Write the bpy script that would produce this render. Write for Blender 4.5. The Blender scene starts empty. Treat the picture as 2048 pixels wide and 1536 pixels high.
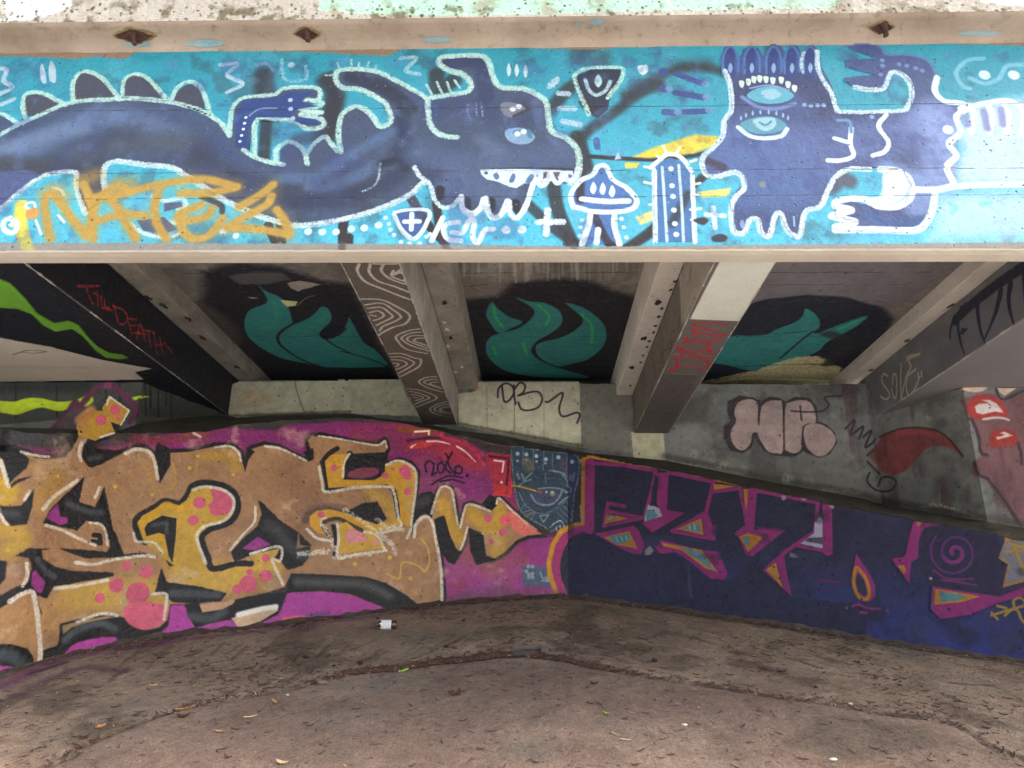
import bpy, math, random
import numpy as np
random.seed(7)
rng = np.random.default_rng(7)
C = bpy.context.scene.collection
scene = bpy.context.scene

# ------------------------------------------------------------------ camera, sky, sun, exposure
F_PX = 1539.0
PITCH = math.atan(521 / 1539)
YAW = math.radians(1.9)
ROLL = math.radians(0.8)
cam_data = bpy.data.cameras.new('camera')
cam = bpy.data.objects.new('camera', cam_data); C.objects.link(cam)
cam_data.sensor_fit = 'HORIZONTAL'; cam_data.sensor_width = 36.0
cam_data.lens = 36.0 * F_PX / 2048.0
cam_data.clip_start = 0.05; cam_data.clip_end = 600.0
cam.location = (0, 0, 0)
import mathutils
cam.rotation_euler = (mathutils.Matrix.Rotation(YAW, 3, 'Z') @ mathutils.Matrix.Rotation(math.pi / 2 + PITCH, 3, 'X') @ mathutils.Matrix.Rotation(ROLL, 3, 'Z')).to_euler()
scene.camera = cam

SUN_EL, SUN_AZ = math.radians(48), math.radians(93)      # azimuth measured from -Y towards +X
world = bpy.data.worlds.new('World'); scene.world = world; world.use_nodes = True
wn = world.node_tree
bg = wn.nodes['Background']
sky = wn.nodes.new('ShaderNodeTexSky'); sky.sky_type = 'NISHITA'; sky.sun_disc = False
sky.sun_elevation = SUN_EL
sky.sun_rotation = math.pi - SUN_AZ
sky.air_density = 1.0; sky.dust_density = 6.0; sky.ozone_density = 0.6
wn.links.new(sky.outputs[0], bg.inputs[0]); bg.inputs[1].default_value = 0.15
sun = bpy.data.lights.new('sun', 'SUN'); sun.energy = 2.6; sun.angle = math.radians(14)
sun.color = (1.0, 0.97, 0.93)
so = bpy.data.objects.new('sun', sun); C.objects.link(so)
sun_dir = (math.cos(SUN_EL) * math.sin(SUN_AZ), -math.cos(SUN_EL) * math.cos(SUN_AZ), math.sin(SUN_EL))
so.rotation_euler = mathutils.Vector(sun_dir).to_track_quat('Z', 'Y').to_euler()
so.location = (6, -8, 8)
scene.view_settings.view_transform = 'Standard'
scene.view_settings.look = 'None'
scene.view_settings.gamma = 1.0
scene.view_settings.use_curve_mapping = False
scene.view_settings.exposure = 2.1

# ------------------------------------------------------------------ survey: sight lines -> places on the real surfaces
ct, st, cp, sp = math.cos(PITCH), math.sin(PITCH), math.cos(YAW), math.sin(YAW)
cr, sr = math.cos(ROLL), math.sin(ROLL)
def ray(u, v):
    dx = (u - 1024) / F_PX; up = (768 - v) / F_PX
    dx, up = dx * cr - up * sr, up * cr + dx * sr
    F = ct - up * st; U = st + up * ct
    return dx * cp - F * sp, F * cp + dx * sp, U
def on_y(Y):
    def f(u, v):
        a, b, c = ray(u, v); t = Y / b
        return a * t, c * t
    return f
def on_z(Z):
    def f(u, v):
        a, b, c = ray(u, v); t = Z / c
        return a * t, b * t
    return f
def on_x(X):
    def f(u, v):
        a, b, c = ray(u, v); t = X / a
        return b * t, c * t
    return f
def smoothpath(p, closed, n=7):
    p = np.array(p, float)
    if len(p) < 3: return p
    if closed: q = np.vstack([p[-1], p, p[0], p[1]])
    else: q = np.vstack([2 * p[0] - p[1], p, 2 * p[-1] - p[-2]])
    out = []
    t = np.linspace(0, 1, n, endpoint=False)[:, None]
    for i in range(1, len(q) - 2):
        a, b, c, d = q[i - 1], q[i], q[i + 1], q[i + 2]
        out.append(0.5 * (2 * b + (c - a) * t + (2 * a - 5 * b + 4 * c - d) * t ** 2 + (3 * b - a - 3 * c + d) * t ** 3))
    if not closed: out.append(q[-2][None])
    return np.vstack(out)

class PlanWall:                              # vertical sheet over a plan polyline; (s, z) coordinates
    def __init__(self, pts):
        self.p = np.array(pts, float)
        d = np.hypot(*(self.p[1:] - self.p[:-1]).T)
        self.s = np.concatenate([[0], np.cumsum(d)])
    def at(self, s):
        x = np.interp(s, self.s, self.p[:, 0]); y = np.interp(s, self.s, self.p[:, 1])
        return x, y
    def hit(self, u, v):
        a, b, c = ray(u, v); best = None
        for i in range(len(self.p) - 1):
            x0, y0 = self.p[i]; x1, y1 = self.p[i + 1]
            den = a * (y1 - y0) - b * (x1 - x0)
            if abs(den) < 1e-9: continue
            t = (x0 * (y1 - y0) - y0 * (x1 - x0)) / den
            q = (a * t - x0) * (x1 - x0) + (b * t - y0) * (y1 - y0)
            L = self.s[i + 1] - self.s[i]; q /= L * L
            lo = -9 if i == 0 else -1e-6; hi = 9 if i == len(self.p) - 2 else 1 + 1e-6
            if t > 0 and lo <= q <= hi and (best is None or t < best[0] - 1e-6):
                best = (t, self.s[i] + q * L)
        if best is None: best = (5.0, 0.0)
        return best[1], c * best[0]

ZONES = dict(p=(0, 0, 1), z1=(0, 0, 2.926), z2=(600, 0, 2.926), z3=(1250, 0, 2.566), z4=(0, 480, 2.926),
             z5=(650, 480, 2.926), z6=(1200, 480, 2.415), z7=(0, 850, 2.793), z8=(550, 830, 3.151),
             z9=(1050, 850, 3.072), z10=(1500, 900, 3.414), z11=(0, 1200, 2), z12=(1024, 1150, 2),
             c1=(0, 700, 4.096), c2=(1650, 500, 5.12), c3=(1850, 740, 4.515), c4=(750, 830, 4.096),
             c5=(0, 60, 5.12), c6=(1230, 520, 4.267), d1=(1400, 740, 3.160), d3=(820, 840, 4.152), d5=(900, 90, 4.043))
def P(spec):
    """'zone x,y x,y ...' -> list of photo points (several zones may follow each other)"""
    out = []; z = ZONES['p']
    for w in spec.split():
        if ',' in w:
            x, y = w.split(','); out.append((z[0] + float(x) / z[2], z[1] + float(y) / z[2]))
        else: z = ZONES[w]
    return out

# ------------------------------------------------------------------ ground shape
def ground_z(x, y):
    x = np.asarray(x, float); y = np.asarray(y, float)
    yy = np.where(y > 1.2, y, 1.2 - 1.6 * (1 - np.exp(-(1.2 - np.minimum(y, 1.2)) / 1.6)))
    dx = x - 0.2
    side = np.where(dx < 0, 0.03, 0.075) * np.sqrt(dx * dx + 0.02)
    side = np.minimum(side, 0.5)
    return 0.31 + 0.28 * (yy - 5.44) - side
def on_ground(u, v):
    a, b, c = ray(u, v); lo, hi = 0.5, 12.0
    for _ in range(40):
        m = (lo + hi) / 2
        if c * m > ground_z(a * m, b * m): lo = m
        else: hi = m
    return a * lo, b * lo

base_L = P('p 0,1357 65,1335 135,1311 240,1288 340,1272 450,1259 640,1239 765,1222 900,1207 1024,1199 1137,1194')
base_R = P('p 1137,1194 1199,1201 1330,1218 1474,1240 1674,1270 1850,1297 2048,1327')
bl = [on_ground(*q) for q in base_L]; br = [on_ground(*q) for q in base_R]
def extend(pts, at_start, d):
    (x0, y0), (x1, y1) = (pts[0], pts[2]) if at_start else (pts[-1], pts[-3])
    L = math.hypot(x0 - x1, y0 - y1)
    return (x0 + (x0 - x1) / L * d, y0 + (y0 - y1) / L * d)
bl[:4] = [(-2.82, 3.86), (-2.66, 4.01), (-2.585, 4.14), (-2.48, 4.30)]; bl.insert(4, (-2.33, 4.49))
bl = [(-5.2, 2.7)] + [tuple(q) for q in smoothpath(bl, False, 4)]
br = br + [extend(br, False, 2.6)]
WL = PlanWall(bl); WR = PlanWall(br)
UP = PlanWall([(-5.6, 5.03), (-2.76, 5.03), (-2.48, 5.85), (0, 5.86), (2.6, 5.84), (2.9, 5.05), (5.6, 5.05)])

# ------------------------------------------------------------------ numpy paint
def vnoise(h, w, cell, seed):
    r = np.random.default_rng(seed)
    gh, gw = int(h / cell) + 3, int(w / cell) + 3
    g = r.random((gh, gw))
    yy = np.arange(h) / cell; xx = np.arange(w) / cell
    y0 = yy.astype(int); x0 = xx.astype(int)
    fy = yy - y0; fx = xx - x0
    fy = (fy * fy * (3 - 2 * fy))[:, None]; fx = (fx * fx * (3 - 2 * fx))[None, :]
    a = g[np.ix_(y0, x0)]; b = g[np.ix_(y0, x0 + 1)]; c = g[np.ix_(y0 + 1, x0)]; d = g[np.ix_(y0 + 1, x0 + 1)]
    return ((a * (1 - fx) + b * fx) * (1 - fy) + (c * (1 - fx) + d * fx) * fy).astype(np.float32)
def fbm(h, w, cell, seed, octs=4):
    t = 0; amp = 1; s = 0
    for i in range(octs):
        t = t + amp * vnoise(h, w, max(cell / 2 ** i, 1.0), seed + i * 17); s += amp; amp *= 0.55
    return (t / s - 0.5) * 2
class Canvas:
    def __init__(self, name, fmap, a0, a1, b0, b1, res, mpp, k=1.0, base=(128, 128, 128), seed=1):
        self.name, self.f = name, fmap
        self.a0, self.a1, self.b0, self.b1, self.res, self.mpp, self.k = a0, a1, b0, b1, res, mpp, k
        self.W = int(round((a1 - a0) / res)); self.H = int(round((b1 - b0) / res))
        self.img = np.zeros((self.H, self.W, 3), np.float32); self.img[:] = base
        self.hgt = np.full((self.H, self.W), 0.5, np.float32)
        self.nf = fbm(self.H, self.W, 4, seed, 2)
        self.nm = fbm(self.H, self.W, 16, seed + 5, 3)
        self.nl = fbm(self.H, self.W, 90, seed + 9, 5)
        self.ng = fbm(self.H, self.W, 2.2, seed + 3, 2)
        self.clip = None
    def tx(self, pts):
        return np.array([((a - self.a0) / self.res, (b - self.b0) / self.res) for a, b in (self.f(*q) for q in pts)])
    def mask(self, path, closed, half, soft, rough, w2=None):
        rad = half + soft + 2 + rough * 1.5
        x0 = max(0, int(path[:, 0].min() - rad - 1)); x1 = min(self.W, int(path[:, 0].max() + rad + 2))
        y0 = max(0, int(path[:, 1].min() - rad - 1)); y1 = min(self.H, int(path[:, 1].max() + rad + 2))
        if x1 <= x0 or y1 <= y0: return None
        D = np.full((y1 - y0, x1 - x0), 1e3, np.float32)
        n = len(path); segs = n if closed else n - 1
        for i in range(segs):
            ax, ay = path[i]; bx, by = path[(i + 1) % n]
            r = rad
            sx0 = max(x0, int(min(ax, bx) - r)); sx1 = min(x1, int(max(ax, bx) + r) + 2)
            sy0 = max(y0, int(min(ay, by) - r)); sy1 = min(y1, int(max(ay, by) + r) + 2)
            if sx1 <= sx0 or sy1 <= sy0: continue
            X = np.arange(sx0, sx1) + 0.5; Y = (np.arange(sy0, sy1) + 0.5)[:, None]
            dx, dy = bx - ax, by - ay; L2 = dx * dx + dy * dy + 1e-9
            t = np.clip(((X - ax) * dx + (Y - ay) * dy) / L2, 0, 1)
            d = np.hypot(X - ax - t * dx, Y - ay - t * dy)
            if w2 is not None:
                tt = (i + t) / segs
                d = d + half * (1 - ((1 - tt) + tt * w2))
            sl = D[sy0 - y0:sy1 - y0, sx0 - x0:sx1 - x0]
            np.minimum(sl, d, out=sl)
        if closed:
            T = np.zeros((y1 - y0, x1 - x0 + 1), np.int32)
            for i in range(n):
                ax, ay = path[i]; bx, by = path[(i + 1) % n]
                if ay == by: continue
                lo, hi = (ay, by) if ay < by else (by, ay)
                r0 = max(y0, int(math.ceil(lo - 0.5))); r1 = min(y1, int(math.ceil(hi - 0.5)))
                if r1 <= r0: continue
                rows = np.arange(r0, r1)
                xi = ax + (rows + 0.5 - ay) * (bx - ax) / (by - ay)
                col = np.clip(np.ceil(xi - 0.5).astype(int), x0, x1) - x0
                np.add.at(T, (rows - y0, col), 1)
            ins = (np.cumsum(T, 1)[:, :-1] % 2) == 1
            S = np.where(ins, -D, D)
        else:
            S = D - half
        if rough: S = S + (self.nf[y0:y1, x0:x1] * 0.6 + self.nm[y0:y1, x0:x1] * 0.6) * rough
        return S, (x0, x1, y0, y1)
    def put(self, S, box, col, soft, a, dry):
        x0, x1, y0, y1 = box
        m = np.clip(0.5 - S / max(soft, 0.8), 0, 1)
        m = m * m * (3 - 2 * m) * a
        if dry:
            edge = np.clip((S + 5) / 5, 0, 1)
            g = self.ng[y0:y1, x0:x1]
            m = m * np.clip(1 - dry * (0.25 + 1.3 * edge) * np.clip((g + 0.1) * 4, 0, 1), 0, 1)
        if self.clip is not None: m = m * self.clip[y0:y1, x0:x1]
        I = self.img[y0:y1, x0:x1]
        I += (np.array(col, np.float32) - I) * m[..., None]
        H = self.hgt[y0:y1, x0:x1]
        if soft < 6: H += m * 0.02
        return m
    def px(self, v): return v * self.mpp / self.res
    def fill(self, spec, col, soft=1.5, sm=0, a=1, rough=0, dry=0, keep=False):
        pts = P(spec) if isinstance(spec, str) else spec
        path = self.tx(pts)
        if sm: path = smoothpath(path, True)
        r = self.mask(path, True, 0, self.px(soft), self.px(rough))
        if r is None: return None
        m = self.put(r[0], r[1], col, self.px(soft), a, dry)
        if keep:
            full = np.zeros((self.H, self.W), np.float32); x0, x1, y0, y1 = r[1]; full[y0:y1, x0:x1] = m
            return full
    def stroke(self, spec, w, col, soft=1.5, sm=1, a=1, rough=0, dry=0, w2=None):
        if self.name == 'girder_mural' and sum(col) > 590 and 7 <= w <= 12: w *= 1.28
        for sub in (spec.split('|') if isinstance(spec, str) else [spec]):
            pts = P(sub) if isinstance(sub, str) else sub
            path = self.tx(pts)
            if sm and len(path) > 2: path = smoothpath(path, False)
            r = self.mask(path, False, self.px(w) / 2, self.px(soft), self.px(rough), w2)
            if r: self.put(r[0], r[1], col, self.px(soft), a, dry)
    def dots(self, spec, r, col, soft=1.5, a=1, rough=0, dry=0):
        for q in P(spec):
            self.stroke([q, (q[0] + 0.3, q[1])], 2 * r, col, soft, 0, a, rough, dry)
    def mottle(self, amt, cell=60, seed=3, tint=(1, 1, 1)):
        n = fbm(self.H, self.W, cell, seed, 5)[..., None]
        self.img *= 1 + amt * n * np.array(tint, np.float32)
    def stain(self, col, thr, a, cell, seed, width=0.25, region=None, stretch=1):
        n = fbm(self.H, self.W, cell, seed, 5)
        if stretch != 1:
            n = fbm(int(self.H / stretch) + 2, self.W, cell, seed, 5)
            idx = np.clip((np.arange(self.H) / stretch).astype(int), 0, n.shape[0] - 1); n = n[idx]
        m = np.clip((n - thr) / width, 0, 1) * a
        if region is not None: m = m * region
        self.img += (np.array(col, np.float32) - self.img) * m[..., None]
    def specks(self, n, col, rmin, rmax, a=0.8, region=None, seed=1):
        r = np.random.default_rng(seed)
        for _ in range(n):
            x = r.integers(2, self.W - 2); y = r.integers(2, self.H - 2)
            if region is not None and r.random() > region[y, x]: continue
            R = r.uniform(rmin, rmax) / self.res; q = int(R + 2)
            xs = slice(max(0, x - q), x + q + 1); ys = slice(max(0, y - q), y + q + 1)
            Y, X = np.mgrid[ys.start:min(ys.stop, self.H), xs.start:min(xs.stop, self.W)]
            d = np.hypot((X - x) * r.uniform(.6, 1.3), (Y - y) * r.uniform(.6, 1.3))
            m = np.clip(R + 0.5 - d, 0, 1) * a
            s = self.img[ys, xs]; s += (np.array(col, np.float32) - s) * m[..., None]
            self.hgt[ys, xs] -= m * 0.25
    def grid(self):
        b, a = np.mgrid[0:self.H, 0:self.W]
        return self.a0 + (a + .5) * self.res, self.b0 + (b + .5) * self.res
    def image(self):
        c = np.clip(self.img / 255.0, 0, 1)
        lin = np.where(c <= 0.04045, c / 12.92, ((c + 0.055) / 1.055) ** 2.4) * np.array(self.k, np.float32)
        lin = np.clip(lin, 0.004, 0.86)
        s = np.where(lin <= 0.0031308, lin * 12.92, 1.055 * lin ** (1 / 2.4) - 0.055)
        out = np.empty((self.H, self.W, 4), np.float32)
        out[..., :3] = s; out[..., 3] = np.clip(self.hgt, 0, 1)
        im = bpy.data.images.new('paint_' + self.name, self.W, self.H, alpha=True)
        im.alpha_mode = 'CHANNEL_PACKED'
        im.pixels.foreach_set(out.ravel()); im.update(); im.pack()
        return im
    def uv(self, a, b):
        return (a - self.a0) / (self.a1 - self.a0), (b - self.b0) / (self.b1 - self.b0)

# ------------------------------------------------------------------ materials
def node(nt, t, **kw):
    n = nt.nodes.new(t)
    for k, v in kw.items(): setattr(n, k, v)
    return n
def relief(nt, strength, scale, hsock=None, fine=True):
    """concrete relief from world-space noise, chained with the painted height"""
    geo = node(nt, 'ShaderNodeNewGeometry')
    n1 = node(nt, 'ShaderNodeTexNoise'); n1.inputs['Scale'].default_value = scale; n1.inputs['Detail'].default_value = 9
    n1.inputs['Roughness'].default_value = 0.62
    nt.links.new(geo.outputs['Position'], n1.inputs['Vector'])
    b1 = node(nt, 'ShaderNodeBump'); b1.inputs['Strength'].default_value = strength; b1.inputs['Distance'].default_value = 0.012
    nt.links.new(n1.outputs['Fac'], b1.inputs['Height'])
    n2 = node(nt, 'ShaderNodeTexVoronoi'); n2.inputs['Scale'].default_value = scale * 5
    nt.links.new(geo.outputs['Position'], n2.inputs['Vector'])
    b2 = node(nt, 'ShaderNodeBump'); b2.inputs['Strength'].default_value = strength * 0.5; b2.inputs['Distance'].default_value = 0.004
    nt.links.new(n2.outputs['Distance'], b2.inputs['Height']); nt.links.new(b1.outputs[0], b2.inputs['Normal'])
    last = b2
    if hsock is not None:
        b3 = node(nt, 'ShaderNodeBump'); b3.inputs['Strength'].default_value = 0.8; b3.inputs['Distance'].default_value = 0.02
        nt.links.new(hsock, b3.inputs['Height']); nt.links.new(last.outputs[0], b3.inputs['Normal']); last = b3
    return geo, n1, last
def mat_canvas(cv, rough=0.5, bump=0.35, scale=28, spec=0.5, var=0.18):
    m = bpy.data.materials.new('painted_' + cv.name); m.use_nodes = True; nt = m.node_tree
    bs = nt.nodes['Principled BSDF']
    im = node(nt, 'ShaderNodeTexImage'); im.image = cv.image(); im.extension = 'EXTEND'; im.interpolation = 'Linear'
    geo, n1, last = relief(nt, bump, scale, im.outputs['Alpha'])
    n = node(nt, 'ShaderNodeTexNoise'); n.inputs['Scale'].default_value = 160; n.inputs['Detail'].default_value = 4
    nt.links.new(geo.outputs['Position'], n.inputs['Vector'])
    mr = node(nt, 'ShaderNodeMapRange'); mr.inputs['From Min'].default_value = 0.3; mr.inputs['From Max'].default_value = 0.7
    mr.inputs['To Min'].default_value = 1 - var; mr.inputs['To Max'].default_value = 1 + var * 0.5
    nt.links.new(n.outputs['Fac'], mr.inputs['Value'])
    mx = node(nt, 'ShaderNodeVectorMath', operation='SCALE')
    nt.links.new(im.outputs['Color'], mx.inputs[0]); nt.links.new(mr.outputs[0], mx.inputs['Scale'])
    nt.links.new(mx.outputs[0], bs.inputs['Base Color'])
    rr = node(nt, 'ShaderNodeMapRange'); rr.inputs['From Min'].default_value = 0.3; rr.inputs['From Max'].default_value = 0.7
    rr.inputs['To Min'].default_value = rough - 0.12; rr.inputs['To Max'].default_value = rough + 0.15
    nt.links.new(n1.outputs['Fac'], rr.inputs['Value']); nt.links.new(rr.outputs[0], bs.inputs['Roughness'])
    bs.inputs['Specular IOR Level'].default_value = spec
    nt.links.new(last.outputs[0], bs.inputs['Normal'])
    return m
def mat_concrete(name, c1, c2, c3=None, rough=0.85, scale=3.0, bump=0.4, bscale=25, spots=0.5):
    m = bpy.data.materials.new(name); m.use_nodes = True; nt = m.node_tree
    bs = nt.nodes['Principled BSDF']; bs.inputs['Roughness'].default_value = rough
    geo, n1, last = relief(nt, bump, bscale)
    n = node(nt, 'ShaderNodeTexNoise'); n.inputs['Scale'].default_value = scale; n.inputs['Detail'].default_value = 8; n.inputs['Roughness'].default_value = 0.65
    nt.links.new(geo.outputs['Position'], n.inputs['Vector'])
    r = node(nt, 'ShaderNodeValToRGB'); e = r.color_ramp.elements
    e[0].position = 0.32; e[0].color = (*c1, 1); e[1].position = 0.68; e[1].color = (*c2, 1)
    nt.links.new(n.outputs['Fac'], r.inputs['Fac'])
    out = r.outputs['Color']
    if c3 is not None:
        v = node(nt, 'ShaderNodeTexNoise'); v.inputs['Scale'].default_value = scale * 9; v.inputs['Detail'].default_value = 6; v.inputs['Roughness'].default_value = 0.75
        nt.links.new(geo.outputs['Position'], v.inputs['Vector'])
        q = node(nt, 'ShaderNodeMapRange'); q.inputs['From Min'].default_value = 0.56; q.inputs['From Max'].default_value = 0.66
        q.inputs['To Max'].default_value = spots
        nt.links.new(v.outputs['Fac'], q.inputs['Value'])
        mx = node(nt, 'ShaderNodeMix', data_type='RGBA'); nt.links.new(q.outputs[0], mx.inputs['Factor'])
        nt.links.new(out, mx.inputs['A']); mx.inputs['B'].default_value = (*c3, 1); out = mx.outputs['Result']
    nt.links.new(out, bs.inputs['Base Color']); nt.links.new(last.outputs[0], bs.inputs['Normal'])
    return m
def L(c, k=1.0):
    return tuple(min(0.86, (((v / 255) / 12.92) if v / 255 <= 0.04045 else ((v / 255 + 0.055) / 1.055) ** 2.4) * k) for v in c)

# ------------------------------------------------------------------ objects
def obj(name, verts, faces, mat, parent=None, uvs=None, smooth=False):
    me = bpy.data.meshes.new(name); me.from_pydata([tuple(map(float, v)) for v in verts], [], [tuple(f) for f in faces]); me.update()
    if uvs is not None:
        lay = me.uv_layers.new(name='UVMap')
        idx = np.empty(len(me.loops), np.int32); me.loops.foreach_get('vertex_index', idx)
        lay.data.foreach_set('uv', np.array(uvs, np.float32)[idx].ravel())
    if smooth: me.polygons.foreach_set('use_smooth', [True] * len(me.polygons))
    me.materials.append(mat)
    o = bpy.data.objects.new(name, me); C.objects.link(o)
    if parent: o.parent = parent
    return o
def thing(name, label, cat, loc=(0, 0, 0), group=None):
    o = bpy.data.objects.new(name, None); C.objects.link(o); o.location = loc
    o['label'] = label; o['category'] = cat
    if group: o['group'] = group
    return o
def tag(o, label, cat, group=None):
    o['label'] = label; o['category'] = cat
    if group: o['group'] = group
    return o
def box(name, x0, x1, y0, y1, z0, z1, mat, parent=None, chip=0.0):
    """box whose long edges are cut in short lengths with slightly worn corners"""
    V = [(x0, y0, z0), (x1, y0, z0), (x1, y1, z0), (x0, y1, z0), (x0, y0, z1), (x1, y0, z1), (x1, y1, z1), (x0, y1, z1)]
    Fc = [(0, 3, 2, 1), (4, 5, 6, 7), (0, 1, 5, 4), (1, 2, 6, 5), (2, 3, 7, 6), (3, 0, 4, 7)]
    o = obj(name, V, Fc, mat, parent)
    bev = o.modifiers.new('worn', 'BEVEL'); bev.width = 0.006 + chip; bev.segments = 2
    return o
def sheet(name, cv, fn, mat, parent, step=None, a0=None, a1=None, b0=None, b1=None, flip=False, top=None, bot=None, na=None, nb=1):
    """sheet over canvas coordinates a,b -> world by fn"""
    a0 = cv.a0 if a0 is None else a0; a1 = cv.a1 if a1 is None else a1
    b0 = cv.b0 if b0 is None else b0; b1 = cv.b1 if b1 is None else b1
    if isinstance(na, (list, np.ndarray)): A = np.array(na)
    else: A = np.linspace(a0, a1, (na or 1) + 1)
    V = []; U = []
    for i, a in enumerate(A):
        lo = bot(a) if bot else b0; hi = top(a) if top else b1
        for j in range(nb + 1):
            b = lo + (hi - lo) * j / nb
            V.append(fn(a, b)); U.append(cv.uv(a, b))
    Fc = []
    for i in range(len(A) - 1):
        for j in range(nb):
            q = i * (nb + 1) + j
            f = (q, q + nb + 1, q + nb + 2, q + 1)
            Fc.append(f[::-1] if flip else f)
    return obj(name, V, Fc, mat, parent, U)
def poly_mask(path, A, B):
    ins = np.zeros(A.shape, bool); n = len(path)
    for i in range(n):
        ax, ay = path[i]; bx, by = path[(i + 1) % n]
        if ay == by: continue
        c = ((ay > B) != (by > B)) & (A < (bx - ax) * (B - ay) / (by - ay) + ax)
        ins ^= c
    return ins
def piece(name, cv, spec, fn, mat, parent, cell=0.01, sm=0, label=None, flip=False):
    """a painted figure as a coat of paint of its own, a couple of millimetres proud of the concrete"""
    pts = np.array([cv.f(*q) for q in (P(spec) if isinstance(spec, str) else spec)])
    if sm: pts = smoothpath(pts, True)
    a0, b0 = pts.min(0) - cell; a1, b1 = pts.max(0) + cell
    a0 = max(a0, cv.a0); b0 = max(b0, cv.b0); a1 = min(a1, cv.a1); b1 = min(b1, cv.b1)
    na = int((a1 - a0) / cell) + 1; nb = int((b1 - b0) / cell) + 1
    A = a0 + np.arange(na) * cell; B = b0 + np.arange(nb) * cell
    AA, BB = np.meshgrid(A[:-1] + cell / 2, B[:-1] + cell / 2, indexing='ij')
    m = poly_mask(pts, AA, BB)
    ids = {}; V = []; U = []; Fc = []
    def vid(i, j):
        if (i, j) not in ids:
            ids[(i, j)] = len(V); V.append(fn(A[i], B[j])); U.append(cv.uv(A[i], B[j]))
        return ids[(i, j)]
    for i, j in zip(*np.nonzero(m)):
        f = (vid(i, j), vid(i + 1, j), vid(i + 1, j + 1), vid(i, j + 1))
        Fc.append(f[::-1] if flip else f)
    if not Fc: return None
    o = obj(name, V, Fc, mat, parent, U, smooth=True)
    if label: o['label'] = label
    return o

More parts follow.
